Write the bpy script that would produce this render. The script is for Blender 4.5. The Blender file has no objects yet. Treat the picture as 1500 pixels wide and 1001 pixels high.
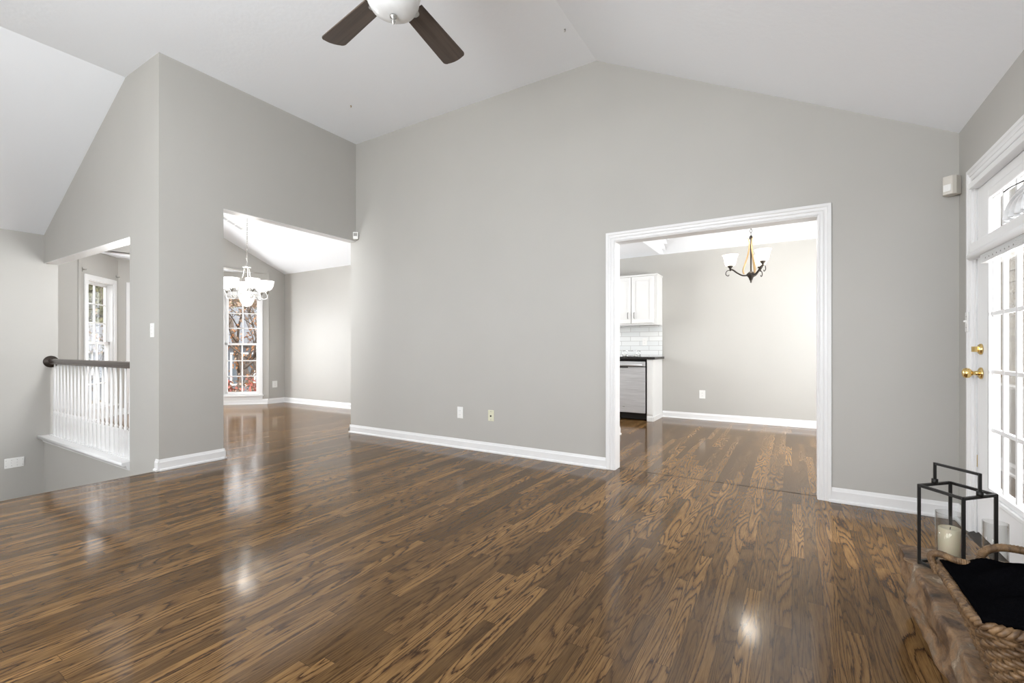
import bpy, bmesh, math, random
from mathutils import Vector, Matrix, noise
random.seed(7)
PI = math.pi
S = bpy.context.scene
COL = S.collection

# ------------------------------------------------------------------ camera, light, exposure
CAMH = 1.078
cam_d = bpy.data.cameras.new('camera'); cam = bpy.data.objects.new('camera', cam_d); COL.objects.link(cam)
cam.location = (0, 0, CAMH); cam.rotation_euler = (PI/2, 0, math.radians(31.5213))
cam_d.sensor_width = 36; cam_d.lens = 668.5/1500*36; cam_d.shift_y = 10.5/1500
cam_d.clip_start = 0.05; cam_d.clip_end = 300
S.camera = cam
S.view_settings.view_transform = 'Standard'; S.view_settings.look = 'None'
S.view_settings.gamma = 1; S.view_settings.use_curve_mapping = False
S.view_settings.exposure = -0.08
S.cycles.max_bounces = 10; S.cycles.diffuse_bounces = 6; S.cycles.glossy_bounces = 5
S.cycles.transmission_bounces = 8; S.cycles.transparent_max_bounces = 16
S.cycles.sample_clamp_indirect = 6; S.cycles.caustics_reflective = False; S.cycles.caustics_refractive = False
S.cycles.use_denoising = True

w = bpy.data.worlds.new('sky'); S.world = w; w.use_nodes = True
nt = w.node_tree; bg = nt.nodes['Background']
tc = nt.nodes.new('ShaderNodeTexCoord'); sx = nt.nodes.new('ShaderNodeSeparateXYZ')
rp = nt.nodes.new('ShaderNodeValToRGB')
nt.links.new(tc.outputs['Generated'], sx.inputs[0]); nt.links.new(sx.outputs['Z'], rp.inputs[0]); nt.links.new(rp.outputs[0], bg.inputs[0])
rp.color_ramp.elements[0].position = 0.0; rp.color_ramp.elements[0].color = (.80, .84, .90, 1)
rp.color_ramp.elements[1].position = 0.45; rp.color_ramp.elements[1].color = (1.0, 1.0, 1.0, 1)
bg.inputs[1].default_value = 5.5

def sun(name, rot, e, ang, col=(1, 1, 1)):
    d = bpy.data.lights.new(name, 'SUN'); d.energy = e; d.angle = math.radians(ang); d.color = col
    o = bpy.data.objects.new(name, d); COL.objects.link(o); o.rotation_euler = rot
def area(name, loc, direction, sx_, sy_, power, col=(1, 1, 1)):
    d = bpy.data.lights.new(name, 'AREA'); d.shape = 'RECTANGLE'; d.size = sx_; d.size_y = sy_; d.energy = power; d.color = col
    o = bpy.data.objects.new(name, d); COL.objects.link(o); o.location = loc
    o.rotation_euler = Vector(direction).to_track_quat('-Z', 'Y').to_euler()
sun('sun', (math.radians(52), 0, math.radians(112)), 2.2, 25, (1, .96, .9))
DAY = (.97, .985, 1)
area('rear_window_light', (-3.4, -3.05, 1.75), (0, 1, 0.10), 1.9, 1.9, 90, DAY)
area('rear_window_light', (-0.9, -3.05, 1.75), (0, 1, 0.10), 1.9, 1.9, 90, DAY)
area('stairwell_window_light', (-6.4, -3.05, 1.2), (0, 1, 0.05), 1.6, 1.8, 8, DAY)
area('ceiling_fill_light', (-1.6, -1.2, 1.5), (-.15, .25, 1), 1.6, 1.6, 162, (.90, .955, 1))  # unseen upward fill, added only to brighten the ceiling
area('bay_window_light', (-9.75, 3.72, 1.35), (1, 0, 0), 1.1, 1.8, 235, DAY)
area('dining_fill_light', (-5.15, 2.15, 1.9), (-1, .55, .0), .3, .5, 70, DAY)  # added fill hidden behind the pier, lifts the bay-side walls
area('patio_daylight', (1.95, 3.1, 1.55), (-1, -.1, -.15), 1.2, 1.7, 140, DAY)
area('kitchen_window_light', (1.50, 5.7, 1.5), (-1, 0, 0), 1.6, 1.5, 112, DAY)
area('kitchen_sink_light', (-4.4, 5.8, 1.6), (1, 0, 0), 1.4, 1.3, 85, DAY)

# ------------------------------------------------------------------ materials
def M(name, col, rough=.5, metal=0, noise_amt=0, nscale=8, bump=0, bscale=60, spec=.5, emit=0, emit_col=None, trans=0, alpha=1, ior=1.45, coat=0):
    m = bpy.data.materials.new(name); m.use_nodes = True
    t = m.node_tree; b = t.nodes['Principled BSDF']
    b.inputs['Base Color'].default_value = (*col, 1); b.inputs['Roughness'].default_value = rough
    b.inputs['Metallic'].default_value = metal; b.inputs['Specular IOR Level'].default_value = spec
    b.inputs['IOR'].default_value = ior; b.inputs['Transmission Weight'].default_value = trans; b.inputs['Alpha'].default_value = alpha
    b.inputs['Coat Weight'].default_value = coat
    if emit:
        b.inputs['Emission Color'].default_value = (*(emit_col or col), 1); b.inputs['Emission Strength'].default_value = emit
    if noise_amt or bump:
        tcn = t.nodes.new('ShaderNodeTexCoord')
    if noise_amt:
        n = t.nodes.new('ShaderNodeTexNoise'); n.inputs['Scale'].default_value = nscale; n.inputs['Detail'].default_value = 4
        t.links.new(tcn.outputs['Object'], n.inputs['Vector'])
        r = t.nodes.new('ShaderNodeValToRGB')
        r.color_ramp.elements[0].position = .3; r.color_ramp.elements[1].position = .7
        r.color_ramp.elements[0].color = (*[c*(1-noise_amt) for c in col], 1)
        r.color_ramp.elements[1].color = (*[min(1, c*(1+noise_amt)) for c in col], 1)
        t.links.new(n.outputs['Fac'], r.inputs[0]); t.links.new(r.outputs[0], b.inputs['Base Color'])
    if bump:
        n2 = t.nodes.new('ShaderNodeTexNoise'); n2.inputs['Scale'].default_value = bscale; n2.inputs['Detail'].default_value = 3
        t.links.new(tcn.outputs['Object'], n2.inputs['Vector'])
        bp = t.nodes.new('ShaderNodeBump'); bp.inputs['Strength'].default_value = bump; bp.inputs['Distance'].default_value = .01
        t.links.new(n2.outputs['Fac'], bp.inputs['Height']); t.links.new(bp.outputs[0], b.inputs['Normal'])
    return m

def glass_mat(name, tint=(1, 1, 1), rough=0.0, refl=.03):
    m = bpy.data.materials.new(name); m.use_nodes = True; t = m.node_tree; t.nodes.clear()
    o = t.nodes.new('ShaderNodeOutputMaterial'); mx = t.nodes.new('ShaderNodeMixShader')
    tr = t.nodes.new('ShaderNodeBsdfTransparent'); tr.inputs[0].default_value = (*tint, 1)
    gl = t.nodes.new('ShaderNodeBsdfGlossy'); gl.inputs['Roughness'].default_value = rough
    fr = t.nodes.new('ShaderNodeLayerWeight'); fr.inputs[0].default_value = .5
    pw = t.nodes.new('ShaderNodeMath'); pw.operation = 'POWER'; pw.inputs[1].default_value = 4.0
    ml = t.nodes.new('ShaderNodeMath'); ml.operation = 'MULTIPLY_ADD'; ml.inputs[1].default_value = .8; ml.inputs[2].default_value = refl
    t.links.new(fr.outputs['Facing'], pw.inputs[0]); t.links.new(pw.outputs[0], ml.inputs[0]); t.links.new(ml.outputs[0], mx.inputs[0])
    t.links.new(tr.outputs[0], mx.inputs[1]); t.links.new(gl.outputs[0], mx.inputs[2]); t.links.new(mx.outputs[0], o.inputs[0])
    return m

def nd(t, kind, **kw):
    n = t.nodes.new(kind)
    for k, v in kw.items(): setattr(n, k, v)
    return n
def mth(t, op, a, b=None, c=None):
    n = t.nodes.new('ShaderNodeMath'); n.operation = op
    for i, v in enumerate((a, b, c)):
        if v is None: continue
        if isinstance(v, (int, float)): n.inputs[i].default_value = v
        else: t.links.new(v, n.inputs[i])
    return n.outputs[0]

def oak_floor():
    m = bpy.data.materials.new('stained_oak_floor'); m.use_nodes = True; t = m.node_tree; b = t.nodes['Principled BSDF']
    tcn = nd(t, 'ShaderNodeTexCoord'); sp = nd(t, 'ShaderNodeSeparateXYZ'); t.links.new(tcn.outputs['Object'], sp.inputs[0])
    X, Y = sp.outputs['X'], sp.outputs['Y']
    W = .058
    xs = mth(t, 'DIVIDE', X, W); row = mth(t, 'FLOOR', xs); fx = mth(t, 'SUBTRACT', xs, row)
    wn = nd(t, 'ShaderNodeTexWhiteNoise', noise_dimensions='1D'); t.links.new(row, wn.inputs['W'])
    yo = mth(t, 'ADD', mth(t, 'DIVIDE', Y, .95), mth(t, 'MULTIPLY', wn.outputs['Value'], 17.3)); seg = mth(t, 'FLOOR', yo); fy = mth(t, 'SUBTRACT', yo, seg)
    cb = nd(t, 'ShaderNodeCombineXYZ'); t.links.new(row, cb.inputs[0]); t.links.new(seg, cb.inputs[1])
    wb = nd(t, 'ShaderNodeTexWhiteNoise', noise_dimensions='2D'); t.links.new(cb.outputs[0], wb.inputs['Vector'])
    rnd = wb.outputs['Value']
    sc = nd(t, 'ShaderNodeSeparateColor'); t.links.new(wb.outputs['Color'], sc.inputs[0])
    # cathedral grain: contour lines of a stretched noise, shifted and stretched per board
    gv = nd(t, 'ShaderNodeCombineXYZ')
    xf = mth(t, 'MULTIPLY_ADD', sc.outputs[2], 16, 6)
    t.links.new(mth(t, 'ADD', mth(t, 'MULTIPLY', X, xf), mth(t, 'MULTIPLY', sc.outputs[0], 60)), gv.inputs[0])
    t.links.new(mth(t, 'ADD', mth(t, 'MULTIPLY', Y, 1.1), mth(t, 'MULTIPLY', sc.outputs[1], 60)), gv.inputs[1])
    t.links.new(mth(t, 'MULTIPLY', sc.outputs[2], 40), gv.inputs[2])
    n1 = nd(t, 'ShaderNodeTexNoise'); n1.inputs['Scale'].default_value = 1.0; n1.inputs['Detail'].default_value = 1.2; n1.inputs['Roughness'].default_value = .4
    t.links.new(gv.outputs[0], n1.inputs['Vector'])
    # ragged edge of the grain lines
    jv = nd(t, 'ShaderNodeCombineXYZ'); t.links.new(mth(t, 'MULTIPLY', X, 300), jv.inputs[0]); t.links.new(mth(t, 'ADD', mth(t, 'MULTIPLY', Y, 26), mth(t, 'MULTIPLY', rnd, 50)), jv.inputs[1])
    n3 = nd(t, 'ShaderNodeTexNoise'); n3.inputs['Scale'].default_value = 1; n3.inputs['Detail'].default_value = 3; t.links.new(jv.outputs[0], n3.inputs['Vector'])
    ring = mth(t, 'FRACT', mth(t, 'ADD', mth(t, 'MULTIPLY', n1.outputs['Fac'], 15), mth(t, 'MULTIPLY', n3.outputs['Fac'], .55)))
    r1 = nd(t, 'ShaderNodeValToRGB'); e = r1.color_ramp.elements
    e[0].position = 0; e[0].color = (.0, .0, .0, 1); e[1].position = .18; e[1].color = (.74, .74, .74, 1)
    x = e.new(.62); x.color = (1, 1, 1, 1); x = e.new(.92); x.color = (.80, .80, .80, 1); x = e.new(1.0); x.color = (.0, .0, .0, 1)
    t.links.new(ring, r1.inputs[0])
    # fine pores
    pv = nd(t, 'ShaderNodeCombineXYZ'); t.links.new(mth(t, 'MULTIPLY', X, 520), pv.inputs[0])
    t.links.new(mth(t, 'ADD', mth(t, 'MULTIPLY', Y, 11), mth(t, 'MULTIPLY', rnd, 90)), pv.inputs[1])
    n2 = nd(t, 'ShaderNodeTexNoise'); n2.inputs['Scale'].default_value = 1; n2.inputs['Detail'].default_value = 3; t.links.new(pv.outputs[0], n2.inputs['Vector'])
    amp = mth(t, 'MULTIPLY_ADD', sc.outputs[0], .52, .18)
    g = mth(t, 'ADD', mth(t, 'MULTIPLY_ADD', mth(t, 'SUBTRACT', r1.outputs[0], .75), amp, .30), mth(t, 'MULTIPLY', n2.outputs['Fac'], .62))
    cr = nd(t, 'ShaderNodeValToRGB'); e = cr.color_ramp.elements
    e[0].position = .20; e[0].color = (.030, .015, .0075, 1); e[1].position = .86; e[1].color = (.275, .165, .072, 1)
    x = e.new(.56); x.color = (.122, .066, .0285, 1)
    t.links.new(g, cr.inputs[0])
    # per-board tone
    hv = nd(t, 'ShaderNodeHueSaturation'); t.links.new(cr.outputs[0], hv.inputs['Color'])
    mr = nd(t, 'ShaderNodeMapRange'); mr.inputs[3].default_value = .50; mr.inputs[4].default_value = 1.08; t.links.new(rnd, mr.inputs[0])
    t.links.new(mr.outputs[0], hv.inputs['Value']); hv.inputs['Saturation'].default_value = 1.06
    # seams
    ex = mth(t, 'MINIMUM', fx, mth(t, 'SUBTRACT', 1, fx)); ey = mth(t, 'MINIMUM', fy, mth(t, 'SUBTRACT', 1, fy))
    sm = mth(t, 'MINIMUM', mth(t, 'MULTIPLY', ex, W), mth(t, 'MULTIPLY', ey, .95))
    s2 = nd(t, 'ShaderNodeMapRange'); s2.inputs[1].default_value = .0003; s2.inputs[2].default_value = .0014; s2.inputs[3].default_value = .45; s2.inputs[4].default_value = 1; t.links.new(sm, s2.inputs[0])
    mx = nd(t, 'ShaderNodeMix', data_type='RGBA', blend_type='MULTIPLY'); mx.inputs[0].default_value = 1
    t.links.new(hv.outputs[0], mx.inputs[6]); t.links.new(s2.outputs[0], mx.inputs[7]); t.links.new(mx.outputs[2], b.inputs['Base Color'])
    ro = nd(t, 'ShaderNodeTexNoise'); ro.inputs['Scale'].default_value = 3; t.links.new(tcn.outputs['Object'], ro.inputs['Vector'])
    rr = nd(t, 'ShaderNodeMapRange'); rr.inputs[3].default_value = .278; rr.inputs[4].default_value = .32; t.links.new(ro.outputs['Fac'], rr.inputs[0]); t.links.new(rr.outputs[0], b.inputs['Roughness'])
    hgt = mth(t, 'ADD', mth(t, 'MULTIPLY', s2.outputs[0], 1.0), mth(t, 'ADD', mth(t, 'MULTIPLY', rnd, .35), mth(t, 'MULTIPLY', g, .18)))
    bp = nd(t, 'ShaderNodeBump'); bp.inputs['Strength'].default_value = .10; bp.inputs['Distance'].default_value = .002
    t.links.new(hgt, bp.inputs['Height']); t.links.new(bp.outputs[0], b.inputs['Normal'])
    b.inputs['Specular IOR Level'].default_value = .0
    b.inputs['Coat Weight'].default_value = .75; b.inputs['Coat Roughness'].default_value = .11; b.inputs['Coat IOR'].default_value = 1.40
    return m

def tile_mat():
    m = bpy.data.materials.new('white_subway_tile'); m.use_nodes = True; t = m.node_tree; b = t.nodes['Principled BSDF']
    tcn = nd(t, 'ShaderNodeTexCoord'); mp = nd(t, 'ShaderNodeMapping'); mp.inputs['Rotation'].default_value = (-PI/2, 0, 0)
    br = nd(t, 'ShaderNodeTexBrick'); br.inputs['Color1'].default_value = (.80, .81, .80, 1); br.inputs['Color2'].default_value = (.70, .72, .72, 1)
    br.inputs['Mortar'].default_value = (.52, .52, .51, 1); br.inputs['Scale'].default_value = 1; br.inputs['Mortar Size'].default_value = .004
    br.inputs['Brick Width'].default_value = .30; br.inputs['Row Height'].default_value = .075
    t.links.new(tcn.outputs['Object'], mp.inputs[0]); t.links.new(mp.outputs[0], br.inputs['Vector']); t.links.new(br.outputs['Color'], b.inputs['Base Color'])
    b.inputs['Roughness'].default_value = .18
    return m

def grain_mat(name, c0, c1, axis=0, rough=.45, sc=30):
    m = bpy.data.materials.new(name); m.use_nodes = True; t = m.node_tree; b = t.nodes['Principled BSDF']
    tcn = nd(t, 'ShaderNodeTexCoord'); mp = nd(t, 'ShaderNodeMapping')
    s = [sc, sc, sc]; s[axis] = sc*.06; mp.inputs['Scale'].default_value = s
    n = nd(t, 'ShaderNodeTexNoise'); n.inputs['Scale'].default_value = 1; n.inputs['Detail'].default_value = 5; n.inputs['Distortion'].default_value = .6
    r = nd(t, 'ShaderNodeValToRGB'); r.color_ramp.elements[0].position = .32; r.color_ramp.elements[1].position = .68
    r.color_ramp.elements[0].color = (*c0, 1); r.color_ramp.elements[1].color = (*c1, 1)
    t.links.new(tcn.outputs['Object'], mp.inputs[0]); t.links.new(mp.outputs[0], n.inputs['Vector']); t.links.new(n.outputs['Fac'], r.inputs[0]); t.links.new(r.outputs[0], b.inputs['Base Color'])
    b.inputs['Roughness'].default_value = rough
    return m

def rock_mat():
    m = bpy.data.materials.new('rough_stone'); m.use_nodes = True; t = m.node_tree; b = t.nodes['Principled BSDF']
    tcn = nd(t, 'ShaderNodeTexCoord')
    n = nd(t, 'ShaderNodeTexNoise'); n.inputs['Scale'].default_value = 9; n.inputs['Detail'].default_value = 9; n.inputs['Distortion'].default_value = .35; n.inputs['Roughness'].default_value = .68
    r = nd(t, 'ShaderNodeValToRGB'); e = r.color_ramp.elements
    e[0].position = .30; e[0].color = (.025, .016, .010, 1); e[1].position = .70; e[1].color = (.46, .37, .27, 1)
    for p, c in ((.42, (.095, .052, .026)), (.52, (.22, .13, .065)), (.60, (.15, .105, .068))):
        x = e.new(p); x.color = (*c, 1)
    t.links.new(tcn.outputs['Object'], n.inputs['Vector']); t.links.new(n.outputs['Fac'], r.inputs[0]); t.links.new(r.outputs[0], b.inputs['Base Color'])
    n2 = nd(t, 'ShaderNodeTexNoise'); n2.inputs['Scale'].default_value = 38; n2.inputs['Detail'].default_value = 6
    t.links.new(tcn.outputs['Object'], n2.inputs['Vector'])
    bp = nd(t, 'ShaderNodeBump'); bp.inputs['Strength'].default_value = .7; bp.inputs['Distance'].default_value = .012
    t.links.new(n2.outputs['Fac'], bp.inputs['Height']); t.links.new(bp.outputs[0], b.inputs['Normal']); b.inputs['Roughness'].default_value = .6
    return m

def leaf_mat(name, cols):
    m = bpy.data.materials.new(name); m.use_nodes = True; t = m.node_tree; b = t.nodes['Principled BSDF']
    tcn = nd(t, 'ShaderNodeTexCoord'); n = nd(t, 'ShaderNodeTexNoise'); n.inputs['Scale'].default_value = 2.2; n.inputs['Detail'].default_value = 6; n.inputs['Roughness'].default_value = .7
    r = nd(t, 'ShaderNodeValToRGB'); e = r.color_ramp.elements
    e[0].position = .3; e[0].color = (*cols[0], 1); e[1].position = .7; e[1].color = (*cols[-1], 1)
    if len(cols) > 2:
        x = e.new(.5); x.color = (*cols[1], 1)
    t.links.new(tcn.outputs['Object'], n.inputs['Vector']); t.links.new(n.outputs['Fac'], r.inputs[0]); t.links.new(r.outputs[0], b.inputs['Base Color'])
    b.inputs['Roughness'].default_value = .8
    return m

WALL = M('greige_wall_paint', (.432, .421, .395), .55, bump=.02, bscale=250, noise_amt=.015, nscale=2)
CEIL = M('white_ceiling_texture', (.84, .862, .895), .85, bump=.12, bscale=26)
TRIM = M('white_trim_paint', (.74, .74, .74), .30, noise_amt=.01)
FLOOR = oak_floor()
DARKGAP = M('dark_gap', (.02, .014, .01), .6, noise_amt=.05)
WHITEP = M('white_plastic', (.80, .80, .78), .35, noise_amt=.01)
GREYP = M('grey_plastic', (.33, .32, .30), .4, noise_amt=.03)
CREAMP = M('cream_plastic', (.66, .65, .50), .38, noise_amt=.02)
BLACK = M('black_metal', (.012, .011, .010), .45, .3, noise_amt=.1)
BRASS = M('polished_brass', (.80, .58, .24), .16, 1, noise_amt=.03)
NICKEL = M('brushed_nickel', (.46, .45, .43), .3, 1, noise_amt=.05)
CHROME = M('chrome', (.75, .75, .75), .12, 1, noise_amt=.02)
BRONZE = M('oil_rubbed_bronze', (.035, .028, .022), .42, .6, noise_amt=.2)
TANMET = M('antique_gold_metal', (.42, .29, .15), .4, .4, noise_amt=.2)
PANE = glass_mat('window_glass')
CLEAR = glass_mat('clear_glass', (.97, .975, .97))
SHADEG = M('lit_frosted_glass', (.95, .95, .93), .4, emit=.75, emit_col=(1, .985, .95), noise_amt=.01)
SHADEW = M('lit_alabaster_glass', (.95, .90, .80), .4, emit=.8, emit_col=(1, .93, .80), noise_amt=.03)
BOWL = M('frosted_bowl_glass', (.72, .73, .73), .28, noise_amt=.10, nscale=7, coat=.3)
FANWHITE = M('white_fan_enamel', (.72, .72, .71), .35, noise_amt=.01)
BLADE = grain_mat('dark_walnut_blade', (.052, .036, .028), (.115, .082, .062), 0, .42, 22)
RAILW = grain_mat('dark_handrail_wood', (.035, .024, .020), (.085, .062, .052), 0, .22, 40)
CAB = M('white_cabinet_paint', (.72, .72, .71), .35, noise_amt=.01)
STEEL = grain_mat('brushed_stainless', (.54, .54, .55), (.66, .66, .67), 0, .36, 60); STEEL.node_tree.nodes['Principled BSDF'].inputs['Metallic'].default_value = .55
GRANITE = M('black_granite', (.018, .017, .016), .12, noise_amt=.5, nscale=60)
TILE = tile_mat()
ROCK = rock_mat()
WICKER = grain_mat('wicker_strand', (.055, .028, .012), (.22, .13, .06), 2, .55, 55)
FABRIC = M('black_fleece', (.0025, .0025, .003), 1.0, spec=.0, bump=.25, bscale=300, noise_amt=.2)
WAX = M('ivory_wax', (.78, .70, .52), .5, noise_amt=.03); WAX.node_tree.nodes['Principled BSDF'].inputs['Subsurface Weight'].default_value = .15
SHEER = M('sheer_white_fabric', (.70, .71, .72), .6, noise_amt=.15, nscale=20)

# ------------------------------------------------------------------ mesh builder
class MB:
    def __init__(s): s.v = []; s.f = []; s.sm = []
    def add(s, vs, fs, smooth=False):
        n = len(s.v); s.v += [tuple(p) for p in vs]; s.f += [tuple(i+n for i in f) for f in fs]; s.sm += [smooth]*len(fs)
        return s
    def box(s, x0, x1, y0, y1, z0, z1):
        vs = [(x, y, z) for z in (z0, z1) for y in (y0, y1) for x in (x0, x1)]
        return s.add(vs, [(0, 2, 3, 1), (4, 5, 7, 6), (0, 1, 5, 4), (2, 6, 7, 3), (0, 4, 6, 2), (1, 3, 7, 5)])
    def prism(s, poly, axis, a, b, smooth=False):
        def P(p, c): return {'X': (c, p[0], p[1]), 'Y': (p[0], c, p[1]), 'Z': (p[0], p[1], c)}[axis]
        n = len(poly); vs = [P(p, a) for p in poly]+[P(p, b) for p in poly]
        s.add(vs, [tuple(range(n))[::-1], tuple(range(n, 2*n))])
        k = len(s.v)-2*n
        for i in range(n):
            j = (i+1) % n; s.f.append((k+i, k+j, k+n+j, k+n+i)); s.sm.append(smooth)
        return s
    def tube(s, pts, r, seg=10, closed=False, square=False):
        pts = [Vector(p) for p in pts]; n = len(pts)
        rs = r if isinstance(r, (list, tuple)) else [r]*n
        rings = []; up = None
        for i in range(n):
            if closed: d = pts[(i+1) % n]-pts[i-1]
            else: d = pts[min(i+1, n-1)]-pts[max(i-1, 0)]
            d.normalize()
            if up is None:
                up = Vector((0, 0, 1)) if abs(d.z) < .9 else Vector((1, 0, 0))
            a = up-d*up.dot(d)
            if a.length < 1e-5: a = d.orthogonal()
            a.normalize(); up = a; bb = d.cross(a)
            rings.append([pts[i]+(a*math.cos(2*PI*k/seg+(PI/4 if square else 0))+bb*math.sin(2*PI*k/seg+(PI/4 if square else 0)))*rs[i] for k in range(seg)])
        vs = [p for ring in rings for p in ring]; fs = []
        for i in range(n if closed else n-1):
            j = (i+1) % n
            for k in range(seg): fs.append((i*seg+k, i*seg+(k+1) % seg, j*seg+(k+1) % seg, j*seg+k))
        if not closed: fs += [tuple(range(seg))[::-1], tuple(range((n-1)*seg, n*seg))]
        return s.add(vs, fs, not square)
    def lathe(s, prof, c=(0, 0, 0), seg=24, axis='Z'):
        vs = []; fs = []; n = len(prof)
        for k in range(seg):
            a = 2*PI*k/seg
            for r, z in prof:
                p = (r*math.cos(a), r*math.sin(a), z)
                if axis == 'X': p = (p[2], p[0], p[1])
                if axis == 'Y': p = (p[0], p[2], p[1])
                vs.append((c[0]+p[0], c[1]+p[1], c[2]+p[2]))
        for k in range(seg):
            j = (k+1) % seg
            for i in range(n-1): fs.append((k*n+i, j*n+i, j*n+i+1, k*n+i+1))
        if prof[0][0] > 1e-4: fs.append(tuple(k*n for k in range(seg)))
        if prof[-1][0] > 1e-4: fs.append(tuple(k*n+n-1 for k in range(seg)))
        return s.add(vs, fs, True)
    def shell(s, prof, c, seg=28):     # open-ended lathe without caps; prof may go out and back for thickness
        vs = []; fs = []; n = len(prof)
        for k in range(seg):
            a = 2*PI*k/seg
            for r, z in prof: vs.append((c[0]+r*math.cos(a), c[1]+r*math.sin(a), c[2]+z))
        for k in range(seg):
            j = (k+1) % seg
            for i in range(n-1): fs.append((k*n+i, j*n+i, j*n+i+1, k*n+i+1))
        return s.add(vs, fs, True)
    def xf(s, mat):
        s.v = [tuple(mat @ Vector(p)) for p in s.v]; return s
    def build(s, name, mat, parent=None, bevel=0, weld=True):
        off = Vector(parent['_o']) if parent is not None and '_o' in parent else Vector((0, 0, 0))
        me = bpy.data.meshes.new(name); me.from_pydata([tuple(Vector(p)-off) for p in s.v], [], s.f); me.update()
        for p, sm in zip(me.polygons, s.sm): p.use_smooth = sm
        bm = bmesh.new(); bm.from_mesh(me)
        if weld: bmesh.ops.remove_doubles(bm, verts=bm.verts, dist=1e-5)
        bmesh.ops.recalc_face_normals(bm, faces=bm.faces); bm.to_mesh(me); bm.free()
        me.materials.append(mat)
        o = bpy.data.objects.new(name, me); COL.objects.link(o)
        if parent is not None: o.parent = parent; o['_o'] = tuple(off)
        if bevel:
            md = o.modifiers.new('bevel', 'BEVEL'); md.width = bevel; md.segments = 2; md.limit_method = 'ANGLE'; md.angle_limit = math.radians(40)
        return o
def tag(o, label=None, cat=None, group=None, kind=None):
    if label: o['label'] = label
    if cat: o['category'] = cat
    if group: o['group'] = group
    if kind: o['kind'] = kind
    return o
def thing(name, label, cat, loc=(0, 0, 0), group=None, kind=None):
    o = bpy.data.objects.new(name, None); COL.objects.link(o); o.location = loc; o.empty_display_size = .1; o['_o'] = tuple(loc)
    return tag(o, label, cat, group, kind)
def struct(o, label, cat): return tag(o, label, cat, None, 'structure')
def copy_tree(o, parent=None):
    c = o.copy(); COL.objects.link(c)
    if parent is not None: c.parent = parent
    for ch in list(o.children): copy_tree(ch, c)
    return c
def arc(c, r, a0, a1, n, plane):      # plane: function (u,v)->3d
    return [plane(c[0]+r*math.cos(a0+(a1-a0)*i/n), c[1]+r*math.sin(a0+(a1-a0)*i/n)) for i in range(n+1)]
def smooth_path(pts, n=6):            # catmull-rom
    P = [Vector(p) for p in pts]; out = []
    for i in range(len(P)-1):
        p0, p1, p2, p3 = P[max(i-1, 0)], P[i], P[i+1], P[min(i+2, len(P)-1)]
        for k in range(n):
            t = k/n
            out.append(.5*((2*p1)+(p2-p0)*t+(2*p0-5*p1+4*p2-p3)*t*t+(3*p1-p0-3*p2+p3)*t**3))
    out.append(P[-1]); return out

# ------------------------------------------------------------------ key dimensions
XL, XR, YB = -4.75, .90, 3.93; XE = -4.85
ZC, XC = 3.69, -1.51
SL = (ZC-2.44)/(XR-XC)
def zc(x): return ZC-SL*(x-XC)
YF = -3.2
XF, Y2 = -7.95, 1.80
XCL, ZFL = -5.467, 2.495
XD, YD, YBAY0, YBAY1, BD = -8.72, 5.45, 2.343, 5.10, .641
YK = 7.39
YW2 = 1.928
OP0, OP1, OPH = -1.335, .155, 2.025         # cased opening in the back wall

# ------------------------------------------------------------------ floor and ceiling
f = MB().box(XL-.0, XR+.12, YF, YB+.12, -.22, 0).box(-4.6, 1.7, YB+.12, YK+.1, -.22, 0).box(XD-.12, XL, YW2, YD+.1, -.22, 0)
f.prism([(XD-.12, YBAY0), (XD-.12, YBAY1), (XD-BD-.1, YBAY1-BD), (XD-BD-.1, YBAY0+BD)], 'Z', -.22, 0)
struct(f.build('floor', FLOOR), 'dark stained oak strip floor with glossy finish', 'floor')
struct(MB().box(XF, XL, YF, Y2, -1.6, -1.42).build('floor_stairwell', FLOOR), 'lower landing floor at the bottom of the stairwell', 'floor')
struct(MB().box(OP0-.0, OP1, YB+.075, YB+.083, -.01, .0015).build('trim_1', DARKGAP), 'dark threshold seam between the floor boards in the kitchen opening', 'trim')

c = MB()
c.prism([(XC, ZC), (XCL, ZC), (XCL, ZC+.1), (XC, ZC+.1)], 'Y', YF, YW2)
c.prism([(XC, ZC), (XL-.12, ZC), (XL-.12, ZC+.1), (XC, ZC+.1)], 'Y', YW2, YB+.12)
c.prism([(XC, ZC), (XC, ZC+.1), (XR+.12, zc(XR+.12)+.1), (XR+.12, zc(XR+.12))], 'Y', YF, YB+.12)
sl2 = (ZC-ZFL)/(XCL-XF)
c.prism([(XCL, ZC), (XCL, ZC+.1), (XF-.1, ZFL-.1*sl2+.1), (XF-.1, ZFL-.1*sl2)], 'Y', YF, YW2)
struct(c.build('ceiling', CEIL), 'white textured vaulted ceiling of the great room', 'ceiling')
# dining ceiling: gabled along Y
DZ, DS, DR = 2.575, .43, 3.70
DRZ = DZ+DS*(YD-DR)
c = MB()
c.prism([(YD+.1, DZ-.1*DS), (DR, DRZ), (YW2, DRZ-DS*(DR-YW2)), (YW2, DRZ-DS*(DR-YW2)+.1), (DR, DRZ+.1), (YD+.1, DZ-.1*DS+.1)], 'X', XD-.1, XL-.12)
struct(c.build('ceiling_dining', CEIL), 'white vaulted ceiling of the dining room', 'ceiling')
BZ = 2.548
struct(MB().prism([(XD-.1, YBAY0-.05), (XD-.1, YBAY1+.05), (XD-BD-.1, YBAY1-BD+.05), (XD-BD-.1, YBAY0+BD-.05)], 'Z', BZ, BZ+.08).build('ceiling_bay', CEIL), 'flat white ceiling over the bay window', 'ceiling')
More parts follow.
